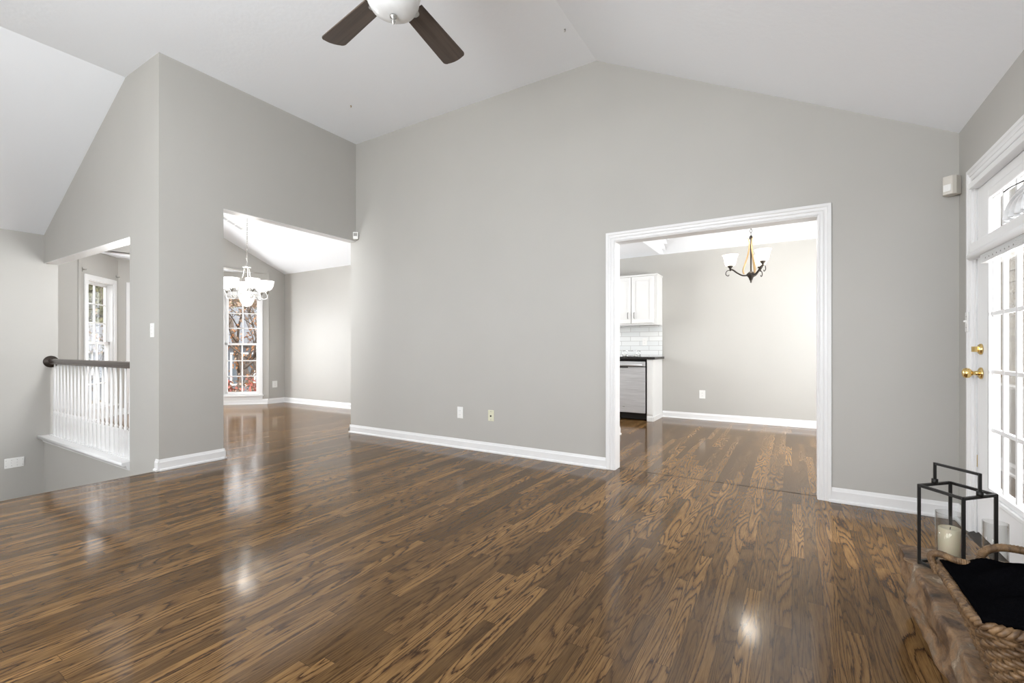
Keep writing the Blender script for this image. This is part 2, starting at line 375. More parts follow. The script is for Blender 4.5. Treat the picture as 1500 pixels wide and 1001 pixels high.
# kitchen ceiling: flat on the left, vaulted over the breakfast area
KX, KZ, KS1, KS2 = -1.77, 2.565, .55, 1.1
def kz(x, y): return KZ if x <= KX else min(KZ+KS1*(YK-y), KZ+KS2*(x-KX), 3.5)
xs = [-4.6, KX]+[KX+.05*i for i in range(1, 20)]+[-.7, 0, 1.7]; ys = [YB+.12+(YK+.0-YB-.12)*i/48 for i in range(49)]
v = [(x, y, kz(x, y)) for x in xs for y in ys]; n = len(ys)
fs = [(i*n+j, (i+1)*n+j, (i+1)*n+j+1, i*n+j+1) for i in range(len(xs)-1) for j in range(n-1)]
ko = MB().add(v, fs).build('ceiling_kitchen', CEIL)
md = ko.modifiers.new('thick', 'SOLIDIFY'); md.thickness = .08; md.offset = 1
struct(ko, 'white kitchen ceiling with a vault over the breakfast area', 'ceiling')

# ------------------------------------------------------------------ walls
wl = MB()
wl.prism([(XE, 0), (OP0-.015, 0), (OP0-.015, zc(OP0-.015)), (XC, ZC), (XE, ZC)], 'Y', YB, YB+.12)
wl.prism([(OP0-.015, OPH+.015), (OP1+.015, OPH+.015), (OP1+.015, zc(OP1+.015)), (OP0-.015, zc(OP0-.015))], 'Y', YB, YB+.12)
wl.prism([(OP1+.015, 0), (XR+.12, 0), (XR+.12, zc(XR+.12)), (OP1+.015, zc(OP1+.015))], 'Y', YB, YB+.12)
struct(wl.build('wall_back', WALL), 'greige back wall with the cased opening to the kitchen', 'wall')
LO0, LO1, LOH = 2.335, YB, 2.45
wl = MB().box(XL-.12, XL, YW2, LO0, 0, ZC).box(XL-.12, XL, LO0, LO1, LOH, ZC)
struct(wl.build('wall_left', WALL), 'greige left wall with the plain opening to the dining room', 'wall')
RO = -5.37; ROH = 2.145
wl = MB().box(RO, XL, Y2, YW2, -1.42, ZC).box(XF, RO, Y2, YW2, -1.42, -.035)
wl.prism([(XF, ROH), (RO, ROH), (RO, ZC), (XCL, ZC), (XF, ZFL)], 'Y', Y2, YW2)
struct(wl.build('wall_stair', WALL), 'greige wall with the railed opening above the stairwell', 'wall')
struct(MB().box(XF-.12, XF, YF, YW2, -1.6, ZFL+.02).build('wall_stairwell_left', WALL), 'greige far left wall of the stairwell', 'wall')
struct(MB().box(XL-.1, XL-.0, YF, Y2, -1.42, -.03).build('wall_stairwell_right', WALL), 'stairwell wall below the floor edge', 'wall')
# front wall behind the camera with window openings
def wall_with_holes(axis, a0, a1, u0, u1, z0, z1, holes):
    m = MB()
    def b(ua, ub, za, zb):
        if ub-ua < 1e-4 or zb-za < 1e-4: return
        if axis == 'Y': m.box(ua, ub, a0, a1, za, zb)
        else: m.box(a0, a1, ua, ub, za, zb)
    u = u0
    for (h0, h1, hz0, hz1) in sorted(holes):
        b(u, h0, z0, z1); b(h0, h1, z0, hz0); b(h0, h1, hz1, z1); u = h1
    b(u, u1, z0, z1); return m
FW = [(-4.35, -2.45, .8, 2.75), (-1.85, .05, .8, 2.75), (-7.2, -5.6, .3, 2.1)]
struct(wall_with_holes('Y', YF-.12, YF, XF-.12, XR+.12, -1.6, ZC+.1, FW).build('wall_front', WALL), 'greige wall behind the viewer with windows', 'wall')
DY0, DY1, DH = 2.65, 3.655, 2.055
struct(wall_with_holes('X', XR, XR+.06, YF, YB, 0, 2.48, [(DY0, DY1, 0, DH)]).build('wall_right', WALL), 'greige right wall with the glazed patio door', 'wall')
# dining room
struct(MB().box(XD-.12, XL-.12, YD, YD+.1, 0, DZ+.05).build('wall_dining_back', WALL), 'pale greige back wall of the dining room', 'wall')
struct(MB().box(XE, XE+.12, YB+.12, YD+.1, 0, 3.4).build('wall_dining_right', WALL), 'dining room wall behind the great room', 'wall')
wl = MB().box(XD-.12, XD, YW2-.1, YBAY0, 0, 2.54).box(XD-.12, XD, YBAY1, YD, 0, 2.54)
wl.prism([(YW2-.1, 2.54), (YD, 2.54), (YD, DZ), (DR, DRZ), (YW2-.1, DRZ-DS*(DR-YW2+.1))], 'X', XD-.12, XD)
struct(wl.build('wall_dining_front', WALL), 'greige front wall of the dining room around the bay', 'wall')
struct(MB().box(XD, XF-.12, YW2-.1, YW2, 0, 2.7).box(XF, XL-.12, Y2+.001, YW2-.001, ZC, ZC+.05).build('wall_dining_near', WALL), 'short dining room wall beside the stairwell', 'wall')
# kitchen
struct(MB().box(-4.6, 1.7, YK, YK+.1, 0, 3.5).build('wall_kitchen_back', WALL), 'pale greige back wall of the kitchen and breakfast area', 'wall')
struct(wall_with_holes('X', 1.6, 1.7, YB+.12, YK, 0, 3.6, [(4.9, 6.5, .75, 2.25)]).build('wall_kitchen_right', WALL), 'breakfast area wall with a window', 'wall')
struct(wall_with_holes('X', -4.7, -4.6, YB+.12, YK, 0, 2.7, [(5.1, 6.5, 1.0, 2.25)]).build('wall_kitchen_left', WALL), 'kitchen wall above the sink', 'wall')

# ------------------------------------------------------------------ bay panels and windows
R2 = math.sqrt(.5); PL = BD/R2
def panel_frame(o, d, nrm):       # local (t along panel, outward depth, z) -> world
    return lambda t, e, z: (o[0]+d[0]*t-nrm[0]*e, o[1]+d[1]*t-nrm[1]*e, z)
def pbox(m, P, t0, t1, e0, e1, z0, z1):
    vs = [P(t, e, z) for z in (z0, z1) for e in (e0, e1) for t in (t0, t1)]
    m.add(vs, [(0, 2, 3, 1), (4, 5, 7, 6), (0, 1, 5, 4), (2, 6, 7, 3), (0, 4, 6, 2), (1, 3, 7, 5)])
PA = panel_frame((XD, YBAY0), (-R2, R2), (R2, R2))
PB = panel_frame((XD, YBAY1), (-R2, -R2), (R2, -R2))
PCN = panel_frame((XD-BD, YBAY0+BD), (0, 1), (1, 0))
CL = YBAY1-YBAY0-2*BD
WZ0, WZ1 = .19, 2.105
def bay_wall(name, P, L, h0, h1, label):
    m = MB(); T = .11
    pbox(m, P, -.02, h0, 0, T, 0, BZ+.05); pbox(m, P, h1, L+.02, 0, T, 0, BZ+.05); pbox(m, P, h0, h1, 0, T, 0, WZ0); pbox(m, P, h0, h1, 0, T, WZ1, BZ+.05)
    return struct(m.build(name, WALL), label, 'wall')
W0, W1 = .155, .775
bay_wall('wall_bay_left', PA, PL, W0, W1, 'angled bay wall panel seen above the stair railing')
bay_wall('wall_bay_right', PB, PL, W0, W1, 'angled bay wall panel holding the tall dining window')
bay_wall('wall_bay_centre', PCN, CL, .17, CL-.17, 'middle bay wall panel of the dining room')
def window(name, P, w0, w1, label, cols=2):
    t = thing(name, label, 'window', P((w0+w1)/2, 0, WZ0), kind='structure')
    m = MB(); cw = .068
    pbox(m, P, w0-cw, w0, -.018, 0, WZ0-.03, WZ1+cw); pbox(m, P, w1, w1+cw, -.018, 0, WZ0-.03, WZ1+cw); pbox(m, P, w0, w1, -.018, 0, WZ1, WZ1+cw)
    m.build('casing', TRIM, t, bevel=.004)
    m = MB(); pbox(m, P, w0-cw-.02, w1+cw+.02, -.045, .0, WZ0-.035, WZ0-.005); pbox(m, P, w0-cw, w1+cw, -.016, 0, WZ0-.10, WZ0-.035); m.build('sill', TRIM, t, bevel=.004)
    m = MB(); pbox(m, P, w0, w0+.016, 0, .11, WZ0, WZ1); pbox(m, P, w1-.016, w1, 0, .11, WZ0, WZ1); pbox(m, P, w0, w1, 0, .11, WZ1-.016, WZ1); pbox(m, P, w0, w1, 0, .11, WZ0-.005, WZ0+.012)
    m.build('jamb', TRIM, t)
    a, b = w0+.016, w1-.016; zm = 1.165
    for nm, z0, z1, e in (('lower_sash', WZ0+.012, zm+.02, .035), ('upper_sash', zm-.02, WZ1-.016, .07)):
        m = MB(); st = .042
        pbox(m, P, a, a+st, e, e+.032, z0, z1); pbox(m, P, b-st, b, e, e+.032, z0, z1); pbox(m, P, a, b, e, e+.032, z0, z0+.04); pbox(m, P, a, b, e, e+.032, z1-.04, z1)
        g0, g1, y0, y1 = a+st, b-st, z0+.04, z1-.04
        for k in range(1, cols): tt = g0+(g1-g0)*k/cols; pbox(m, P, tt-.009, tt+.009, e+.004, e+.028, y0, y1)
        for k in (1, 2): zz = y0+(y1-y0)*k/3; pbox(m, P, g0, g1, e+.004, e+.028, zz-.009, zz+.009)
        s_ = m.build(nm, TRIM, t)
        m = MB(); pbox(m, P, g0, g1, e+.014, e+.018, y0, y1); m.build('pane', PANE, s_)
    return t
window('window_1', PA, W0, W1, 'white double hung window with muntins above the stair railing')
window('window_2', PB, W0, W1, 'tall white double hung window behind the dining chandelier')
window('window_3', PCN, .17, CL-.17, 'wide middle bay window of the dining room', 4)
# curtain brackets either side of window_1
for tt, zz, lb in ((.052, 2.225, 'small curtain rod bracket left of the window above the stair railing'), (.855, 2.235, 'small curtain rod bracket right of the window above the stair railing')):
    m = MB(); pbox(m, PA, tt-.009, tt+.009, -.006, 0, zz-.03, zz+.03)
    m.tube([PA(tt, -.004, zz), PA(tt, -.05, zz), PA(tt, -.06, zz+.015)], .005, 8)
    tag(m.build('curtain_bracket', NICKEL), lb, 'bracket', 'curtain brackets')

# ------------------------------------------------------------------ trims and baseboards
def base_prof(th=.014, h=.10): return [(0, 0), (th+.012, 0), (th+.012, .012), (th+.006, .019), (th, .02), (th, h-.025), (th-.004, h-.018), (th-.007, h-.006), (th-.009, h), (0, h)]
def baseboard(m, x0, y0, x1, y1, nx, ny, h=.10, th=.014):
    pr = base_prof(th, h); n = len(pr)
    vs = [(x0+nx*u, y0+ny*u, z) for u, z in pr]+[(x1+nx*u, y1+ny*u, z) for u, z in pr]
    m.add(vs, [tuple(range(n)), tuple(range(n, 2*n))]+[(i, (i+1) % n, n+(i+1) % n, n+i) for i in range(n)])
CW = .068
bl = MB(); baseboard(bl, XE-.014, YB, OP0-CW-.01, YB, 0, -1); baseboard(bl, XE, YB-.014, XE, YB+.12, -1, 0); baseboard(bl, OP1+CW, YB, XR, YB, 0, -1)
struct(bl.build('baseboard_back', TRIM), 'white baseboard along the back wall', 'baseboard')
bl = MB(); baseboard(bl, XL, Y2, XL, LO0, 1, 0); baseboard(bl, XL-.055, Y2, XL+.014, Y2, 0, -1)
baseboard(bl, XL-.12, LO0, XL+.014, LO0, 0, 1)
struct(bl.build('baseboard_left', TRIM), 'white baseboard wrapping the left wall pier', 'baseboard')
bl = MB(); baseboard(bl, XR, DY1+CW+.01, XR, YB, -1, 0); baseboard(bl, XR, YF, XR, DY0-CW-.01, -1, 0)
struct(bl.build('baseboard_right', TRIM), 'white baseboard on the right wall', 'baseboard')
bl = MB(); baseboard(bl, XD, YD, XL-.12, YD, 0, -1); baseboard(bl, XD, YBAY1, XD, YD, 1, 0); baseboard(bl, XD, YW2, XD, YBAY0, 1, 0)
a, b = PB(0, 0, 0), PB(PL, 0, 0); baseboard(bl, a[0], a[1], b[0], b[1], R2, -R2)
a, b = PA(0, 0, 0), PA(PL, 0, 0); baseboard(bl, a[0], a[1], b[0], b[1], R2, R2)
baseboard(bl, XD-BD, YBAY0+BD, XD-BD, YBAY1-BD, 1, 0)
struct(bl.build('baseboard_dining', TRIM), 'white baseboard around the dining room and bay', 'baseboard')
bl = MB(); baseboard(bl, -1.74, YK, 1.6, YK, 0, -1); baseboard(bl, 1.6, YB+.12, 1.6, YK, -1, 0)
struct(bl.build('baseboard_kitchen', TRIM), 'white baseboard along the breakfast area wall', 'baseboard')

def casing(P, u0, u1, zt, wd, name, label, th=.018, mat=None, legs=True):
    """mitred three sided casing; P(u, d, z) with d the distance out of the wall"""
    pr = [(0, 0), (0, th*.55), (wd*.10, th*.75), (wd*.16, th*.55), (wd*.34, th*.6), (wd*.40, th*.85), (wd*.50, th*.62), (wd*.66, th*.7), (wd*.74, th), (wd*.97, th), (wd, th*.85), (wd, 0)]
    n = len(pr); m = MB(); vs = []
    for o, d in pr: vs.append(P(u0-o, d, 0))
    for o, d in pr: vs.append(P(u0-o, d, zt+o))
    for o, d in pr: vs.append(P(u1+o, d, zt+o))
    for o, d in pr: vs.append(P(u1+o, d, 0))
    fs = [tuple(range(n)), tuple(range(3*n, 4*n))]
    for s_ in range(3):
        for i in range(n): fs.append((s_*n+i, s_*n+(i+1) % n, (s_+1)*n+(i+1) % n, (s_+1)*n+i))
    m.add(vs, fs); return m
m = casing(lambda u, d, z: (u, YB-d, z), OP0-.005, OP1+.005, OPH+.005, CW+.01, '', '')
struct(m.build('trim_2', TRIM), 'white moulded casing around the kitchen opening', 'trim')
m = casing(lambda u, d, z: (u, YB+.12+d, z), OP0-.005, OP1+.005, OPH+.005, CW+.01, '', '')
m.box(OP0-.015, OP0, YB-.002, YB+.122, 0, OPH).box(OP1, OP1+.015, YB-.002, YB+.122, 0, OPH).box(OP0-.015, OP1+.015, YB-.002, YB+.122, OPH, OPH+.015)
struct(m.build('trim_3', TRIM), 'white jamb boards lining the kitchen opening', 'trim')
# stairwell cap: shelf board, nosing and cove under it
m = MB().box(XF, RO+.0, Y2-.055, YW2, -.033, .0)
m.prism([(Y2-.055, -.033), (Y2-.062, -.026), (Y2-.064, -.0165), (Y2-.062, -.007), (Y2-.055, 0)], 'X', XF, RO, True)
m.prism([(Y2, -.033), (Y2-.028, -.033), (Y2-.024, -.05), (Y2-.012, -.068), (Y2-.010, -.08), (Y2, -.08)], 'X', XF, RO)
m.box(XF, XF+.0, Y2-.055, YW2, -.033, 0)
struct(m.build('trim_4', TRIM), 'white shelf cap with cove moulding under the stair railing', 'trim')
# lintel soffit strips painted white
struct(MB().box(XL-.122, XL+.001, LO0, LO1, LOH-.004, LOH).build('trim_5', TRIM), 'white painted underside of the dining room opening', 'trim')
struct(MB().box(XF, RO, Y2+.001, YW2+.002, ROH-.004, ROH).build('trim_6', TRIM), 'white painted underside of the stair railing opening', 'trim')
struct(MB().box(XL-.012, XL+.0, YF, Y2, -.03, .001).prism([(XL-.012, .001), (XL-.022, -.005), (XL-.026, -.014), (XL-.022, -.025), (XL-.012, -.03)], 'Y', YF, Y2, True).build('trim_7', FLOOR), 'dark oak nosing along the stairwell floor edge', 'trim')

# ------------------------------------------------------------------ stair railing
YR = 1.862
rl = thing('stair_railing', 'white baluster railing with dark handrail above the stairwell', 'railing', (-6.65, YR, 0))
pr = [(-.028, .885), (.028, .885), (.03, .897), (.022, .905), (.026, .918), (.031, .93), (.027, .944), (.014, .951), (-.014, .951), (-.027, .944), (-.031, .93), (-.026, .918), (-.022, .905), (-.03, .897)]
m = MB(); n = len(pr)
m.add([(x, YR+a, b) for x in (XF+.02, RO) for a, b in pr], [tuple(range(n)), tuple(range(n, 2*n))]+[(i, (i+1) % n, n+(i+1) % n, n+i) for i in range(n)])
hr = m.build('handrail', RAILW, rl); tag(hr, 'dark brown wooden handrail')
m = MB().lathe([(.0, 0), (.072, 0), (.074, .006), (.068, .014), (.05, .017), (.046, .023), (.0, .024)], (XF, YR, .915), 32, 'X')
tag(m.build('rosette', BRONZE, hr), 'round dark rosette on the wall')
bpro = [(.0165, .265), (.013, .272), (.0165, .285), (.0165, .295), (.011, .305), (.0135, .32), (.0148, .36), (.014, .45), (.0115, .62), (.009, .80), (.0085, .885)]
NB = 21
for i in range(NB):
    x = -7.80+(-5.415+7.80)*i/(NB-1)
    m = MB().box(x-.0165, x+.0165, YR-.0165, YR+.0165, 0, .265).lathe(bpro, (x, YR, 0), 12)
    m.build('baluster', TRIM, rl)
m = MB().box(XF+.05, RO-.0, YR-.03, YR+.03, 0, .006); m.build('bottom_plate', TRIM, rl)

# ------------------------------------------------------------------ wall plates
def plate(name, label, cat, o, u, nrm, w=.072, h=.118, kind='outlet', mat=None, group=None):
    """o centre on the wall, u horizontal direction, nrm out of the wall"""
    mat = mat or WHITEP
    u = Vector(u); nn = Vector(nrm); z = Vector((0, 0, 1)); o = Vector(o)
    t = thing(name, label, cat, tuple(o), group)
    def bx(m, a0, a1, d0, d1, z0, z1):
        vs = [o+u*a+nn*d+z*q for q in (z0, z1) for d in (d0, d1) for a in (a0, a1)]
        m.add(vs, [(0, 2, 3, 1), (4, 5, 7, 6), (0, 1, 5, 4), (2, 6, 7, 3), (0, 4, 6, 2), (1, 3, 7, 5)])
    m = MB(); bx(m, -w/2, w/2, 0, .006, -h/2, h/2); m.build('cover_plate', mat, t, bevel=.003)
    if kind == 'outlet':
        for s_ in (-1, 1):
            m = MB(); bx(m, -.017, .017, .006, .009, s_*.021-.014, s_*.021+.014); r = m.build('receptacle', WHITEP, t, bevel=.004)
            for a in (-.007, .007): m = MB(); bx(m, a-.0013, a+.0013, .009, .0095, s_*.021-.004, s_*.021+.006); m.build('slot', GREYP, r)
    elif kind == 'jack':
        m = MB(); m.lathe([(.009, 0), (.009, .006), (.005, .008), (0, .008)], (0, 0, 0), 12, 'Y'); m.v = [tuple(o+u*p[0]+nn*(p[1]+.006)+z*(p[2]-.004)) for p in m.v]; m.build('jack', BLACK, t)
        for zz in (-.042, .042): m = MB(); bx(m, -.004, .004, .006, .0075, zz-.004, zz+.004); m.build('screw', GREYP, t)
    elif kind == 'switch':
        k = round(w/.046) if w > .1 else 1
        for i in range(k):
            a = (i-(k-1)/2)*.046
            m = MB(); bx(m, a-.006, a+.006, .006, .0085, -.013, .013); s2 = m.build('switch_slot', mat, t)
            m = MB(); bx(m, a-.004, a+.004, .0085, .018, .0, .010); m.build('toggle', mat, s2)
            for zz in (-.032, .032): m = MB(); bx(m, a-.0028, a+.0028, .006, .0072, zz-.0028, zz+.0028); m.build('screw', GREYP, t)
    return t
UX, UY = (1, 0, 0), (0, 1, 0)
def wpx(px, py, Y=None, X=None):      # helper: world point on a wall plane seen at reference coordinates
    yaw = math.radians(31.5213); F = Vector((-math.sin(yaw), math.cos(yaw), 0)); R = Vector((math.cos(yaw), math.sin(yaw), 0))
    d = F+R*(px-750)/668.5+Vector((0, 0, 1))*(511-py)/668.5
    t = Y/d.y if Y is not None else X/d.x
    return Vector((0, 0, CAMH))+d*t
plate('wall_outlet', 'white duplex outlet low on the big back wall', 'outlet', wpx(674.3, 604.5, Y=YB), UX, (0, -1, 0), w=.076, h=.124)
plate('cable_jack', 'cream cable jack plate beside the outlet on the back wall', 'wall jack', wpx(719.5, 609, Y=YB), UX, (0, -1, 0), kind='jack', mat=CREAMP, h=.114)
plate('wall_outlet', 'white outlet low on the breakfast area wall through the opening', 'outlet', wpx(1028.8, 578, Y=YK), UX, (0, -1, 0), w=.085, h=.125)
plate('wall_outlet', 'white outlet beside the tall dining room window', 'outlet', wpx(402.5, 563, X=XD), UY, (1, 0, 0), w=.10, h=.13)
plate('wall_outlet', 'white outlet on the kitchen tile backsplash', 'outlet', wpx(944.5, 501, Y=YK-.012), UX, (0, -1, 0))
plate('light_switch', 'single light switch on the pier beside the stair railing', 'light switch', wpx(223.5, 484, Y=Y2), UX, (0, -1, 0), w=.075, h=.125, kind='switch')
plate('light_switch', 'wide triple light switch low on the stairwell wall', 'light switch', wpx(21, 678, X=XF), UY, (1, 0, 0), w=.165, h=.118, kind='switch')
plate('light_switch', 'narrow light switch on the casing beside the patio door', 'light switch', (XR-.0165, 3.70, 1.235), UY, (-1, 0, 0), w=.045, h=.118, kind='switch')

# small alarm devices in the corners
p = wpx(521, 345.5, Y=YB-.03)
t = thing('door_chime', 'small grey alarm box in the corner beside the dining opening', 'alarm box', tuple(p))
dv = Matrix.Translation(p) @ Matrix.Rotation(math.radians(40), 4, 'Z')
MB().box(-.032, .032, -.018, .05, -.045, .045).xf(dv).build('case', WHITEP, t, bevel=.006)
MB().box(-.022, .022, -.021, -.018, -.008, .03).xf(dv).build('speaker_grille', GREYP, t)
MB().lathe([(.011, -.058), (.013, -.05), (.013, -.045)], (.004, 0, 0), 14).xf(dv).build('sensor_eye', GREYP, t)
p = Vector((XR-.055, YB-.055, 2.10))
t = thing('motion_sensor', 'beige motion sensor in the corner above the patio door', 'motion sensor', tuple(p))
dv = Matrix.Translation(p) @ Matrix.Rotation(math.radians(-40), 4, 'Z')
m = MB().prism([(-.036, .045), (.036, .045), (.036, -.005), (.024, -.026), (-.024, -.026), (-.036, -.005)], 'Z', -.058, .058)
SENS = M('beige_plastic', (.60, .57, .52), .4, noise_amt=.02)
m.xf(dv).build('case', SENS, t, bevel=.005)
MB().box(-.020, .020, -.030, -.026, -.04, .004).xf(dv).build('lens', WHITEP, t, bevel=.004)
MB().box(-.010, .010, .045, .075, -.02, .02).xf(dv).build('bracket', GREYP, t)

# ------------------------------------------------------------------ patio door
dr = thing('door_1', 'white patio door with divided glass lights and brass knob', 'door', (XR, 3.15, 0), kind='structure')
m = casing(lambda u, d, z: (XR-d, u, z), DY0, DY1, DH, .072, '', '')
m.build('casing', TRIM, dr)
m = MB().box(XR, XR+.06, DY1-.03, DY1, 0, DH).box(XR, XR+.06, DY0, DY0+.03, 0, DH).box(XR, XR+.06, DY0, DY1, DH-.03, DH)
m.box(XR+.034, XR+.05, DY1-.042, DY1, 0, DH).box(XR+.034, XR+.05, DY0, DY0+.042, 0, DH)
m.build('jamb', TRIM, dr)
MB().prism([(XR-.03, 0), (XR+.07, 0), (XR+.07, .022), (XR+.02, .03), (XR-.02, .012)], 'Y', DY0+.0, DY1-.0).build('threshold', BRONZE, dr)
L0, L1 = 2.685, 3.618; G0, G1, GZ0, GZ1 = 2.90, 3.375, .345, 1.875
m = MB()
x0, x1 = XR+.006, XR+.032
m.box(x0, x1, L0, G0, .034, 2.02).box(x0, x1, G1, L1, .034, 2.02).box(x0, x1, G0, G1, .034, GZ0).box(x0, x1, G0, G1, GZ1, 2.02)
leaf = m.build('leaf', TRIM, dr)
m = MB(); fw = .045; xa, xb = XR-.014, XR+.007
def fr(a0, a1, c0, c1): m.box(xa, xb, a0, a1, c0, c1)
fr(G0-fw, G0, GZ0-fw, GZ1+fw); fr(G1, G1+fw, GZ0-fw, GZ1+fw); fr(G0, G1, GZ0-fw, GZ0); fr(G0, G1, GZ1, GZ1+fw)
m.build('glazing_frame', TRIM, dr, bevel=.006)
MB().box(XR-.03, XR-.014, G0-fw-.005, G1+fw+.005, GZ0-fw-.004, GZ0-fw+.018).build('glazing_sill', TRIM, dr, bevel=.004)
m = MB()
for k in (1, 2): yy = G0+(G1-G0)*k/3; m.box(XR-.003, XR+.014, yy-.011, yy+.011, GZ0, GZ1)
for k in range(1, 5): zz = GZ0+(GZ1-GZ0)*k/5; m.box(XR-.002, XR+.013, G0, G1, zz-.010, zz+.010)
m.build('muntins', TRIM, dr)
MB().box(XR+.006, XR+.009, G0, G1, GZ0, GZ1).build('pane', PANE, dr)
for zz in (.42, .72, 1.02, 1.32, 1.72): MB().lathe([(.004, 0), (.004, -.003), (0, -.004)], (XR+.006, G1+fw+.012, zz), 8, 'X').build('screw', GREYP, dr)
kn = thing_loc = None
KY = 3.555
kb = MB().lathe([(0, 0), (.033, 0), (.033, -.006), (.026, -.012), (.013, -.016), (.011, -.035), (.018, -.042), (.027, -.05), (.029, -.062), (.026, -.074), (.016, -.080), (0, -.081)], (XR+.006, KY, .94), 24, 'X').build('door_knob', BRASS, dr)
tag(kb, 'polished brass door knob')
db = MB().lathe([(0, 0), (.031, 0), (.031, -.007), (.024, -.014), (0, -.016)], (XR+.006, KY, 1.075), 24, 'X').box(XR-.035, XR-.008, KY-.004, KY+.004, 1.06, 1.09).build('deadbolt', BRASS, dr)
tag(db, 'brass deadbolt thumb turn')
m = MB().box(XR+.004, XR+.012, DY1-.034, DY1-.0305, .40, .47)
m.build('strike_plate', BRASS, dr)
# blind on the door
bd = thing('door_blind', 'white raised blind mounted across the patio door glass', 'blind', (XR, 3.15, 1.6))
MB().box(XR-.040, XR+.004, 2.70, 3.585, 1.985, 2.018).build('head_rail', TRIM, bd, bevel=.003)
m = MB().box(XR-.045, XR-.018, 2.70, 3.56, 1.577, 1.667)
m.prism([(XR-.045, 1.577), (XR-.055, 1.587), (XR-.058, 1.60), (XR-.050, 1.612), (XR-.045, 1.622)], 'Y', 2.70, 3.56, True)
m.build('bottom_rail', TRIM, bd, bevel=.004)
m = MB()
for k in range(7): m.box(XR-.044, XR-.018, 2.70, 3.38, 1.532+.0065*k, 1.536+.0065*k)
m.build('stacked_slats', TRIM, bd)
for k in range(8): MB().lathe([(.0035, 0), (.0035, -.002), (0, -.002)], (XR-.044, 3.30-.05*k, 1.55), 8, 'X').build('cord_hole', GREYP, bd)
# sheer curtain tied on a thin rod
sc_ = thing('sheer_curtain', 'silvery sheer curtain swag gathered on a wire at the top of the patio door', 'curtain', (XR-.03, 3.0, 1.8))
MB().tube(smooth_path([(XR-.05, 3.04, 1.815), (XR-.052, 2.95, 1.812), (XR-.052, 2.83, 1.80), (XR-.05, 2.70, 1.79)]), .003, 8).build('wire_rod', BLACK, sc_)
m = MB(); rows = 16; colsn = 90
gx, gy, gz = XR-.048, 2.80, 1.79
vs = []
for i in range(colsn+1):
    u = i/colsn; y_end = 3.06-.44*u; top = gz-.05*math.sin(u*PI)
    for j in range(rows+1):
        q = j/rows
        yy = gy+(y_end-gy)*math.sin(q*PI/2); zz = top-(top-1.672)*(1-math.cos(q*PI/2))
        fold = .016*math.sin(u*PI*13)*(.15+q**.6)
        vs.append((gx+fold*.9, yy+.010*math.sin(u*PI*13+1.2)*q, zz))
fs = [(i*(rows+1)+j, (i+1)*(rows+1)+j, (i+1)*(rows+1)+j+1, i*(rows+1)+j+1) for i in range(colsn) for j in range(rows)]
m.add(vs, fs, True); o = m.build('fabric', SHEER, sc_); md = o.modifiers.new('thick', 'SOLIDIFY'); md.thickness = .002

# ------------------------------------------------------------------ ceiling fan
FX, FY = -1.824, 1.755; FZ = ZC; FB = 3.014
fan = thing('ceiling_fan', 'ceiling fan with dark wooden blades and frosted bowl light', 'ceiling fan', (FX, FY, FZ))
MB().lathe([(0, ZC), (.075, ZC), (.075, ZC-.02), (.05, ZC-.06), (.018, ZC-.07), (0, ZC-.07)], (FX, FY, 0), 28).build('canopy', FANWHITE, fan)
MB().lathe([(0, ZC-.06), (.013, ZC-.06), (.013, FB+.2), (0, FB+.2)], (FX, FY, 0), 14).build('downrod', FANWHITE, fan)
MB().lathe([(0, FB+.22), (.05, FB+.22), (.10, FB+.19), (.135, FB+.15), (.14, FB+.08), (.13, FB+.035), (.12, FB+.02), (.105, FB-.03), (0, FB-.03)], (FX, FY, 0), 36).build('motor_housing', FANWHITE, fan)
MB().lathe([(0, FB-.028), (.135, FB-.028), (.145, FB-.036), (.138, FB-.044), (0, FB-.044)], (FX, FY, 0), 36).build('light_fitter', FANWHITE, fan)
MB().lathe([(.134, FB-.043), (.139, FB-.058), (.134, FB-.083), (.118, FB-.110), (.088, FB-.131), (.05, FB-.143), (0, FB-.147)], (FX, FY, 0), 40).build('light_bowl', BOWL, fan)
FN = FB-.145
MB().lathe([(.015, FN), (.019, FN-.006), (.018, FN-.013), (.010, FN-.019), (.009, FN-.027), (.012, FN-.033), (.008, FN-.041), (.003, FN-.051), (0, FN-.054)], (FX, FY, 0), 20).build('finial', NICKEL, fan)
def blade(ang):
    # local: x along blade
    tilt = Matrix.Rotation(math.radians(-11), 4, 'X')
    out = []
    L0_, L1_ = .175, .66; n = 16
    hw = lambda q: .064+.016*q
    top = [(L0_+(L1_-.03-L0_)*i/n, hw(i/n)) for i in range(n+1)]
    tip = [(L1_-.03+.03*math.sin(PI/2*k/6), hw(1)-.026+.026*math.cos(PI/2*k/6)) for k in range(1, 7)]
    tipc = [(L1_+.010*(1-((1-k/5))**2), (hw(1)-.026)*(1-k/5)) for k in range(1, 5)]
    half = top+tip+tipc
    poly = half+[(x, -y) for x, y in reversed(half)]
    b_ = MB().prism(poly, 'Z', -.004, .004).build('blade', BLADE, None, bevel=.002)
    b_.parent = fan; b_.matrix_local = Matrix.Translation((0, 0, FB-FZ)) @ Matrix.Rotation(ang, 4, 'Z') @ tilt
    m = MB().box(.10, .18, -.018, .018, .004, .010).lathe([(0, -.012), (.022, -.012), (.026, -.008), (.026, -.004), (0, -.004)], (.195, 0, 0), 20)
    m.box(.18, .215, -.022, .022, .004, .009)
    i_ = m.build('blade_iron', NICKEL, None); i_.parent = b_
for a in (98.5, 170.5, 242.5, 314.5, 26.5): blade(math.radians(a))

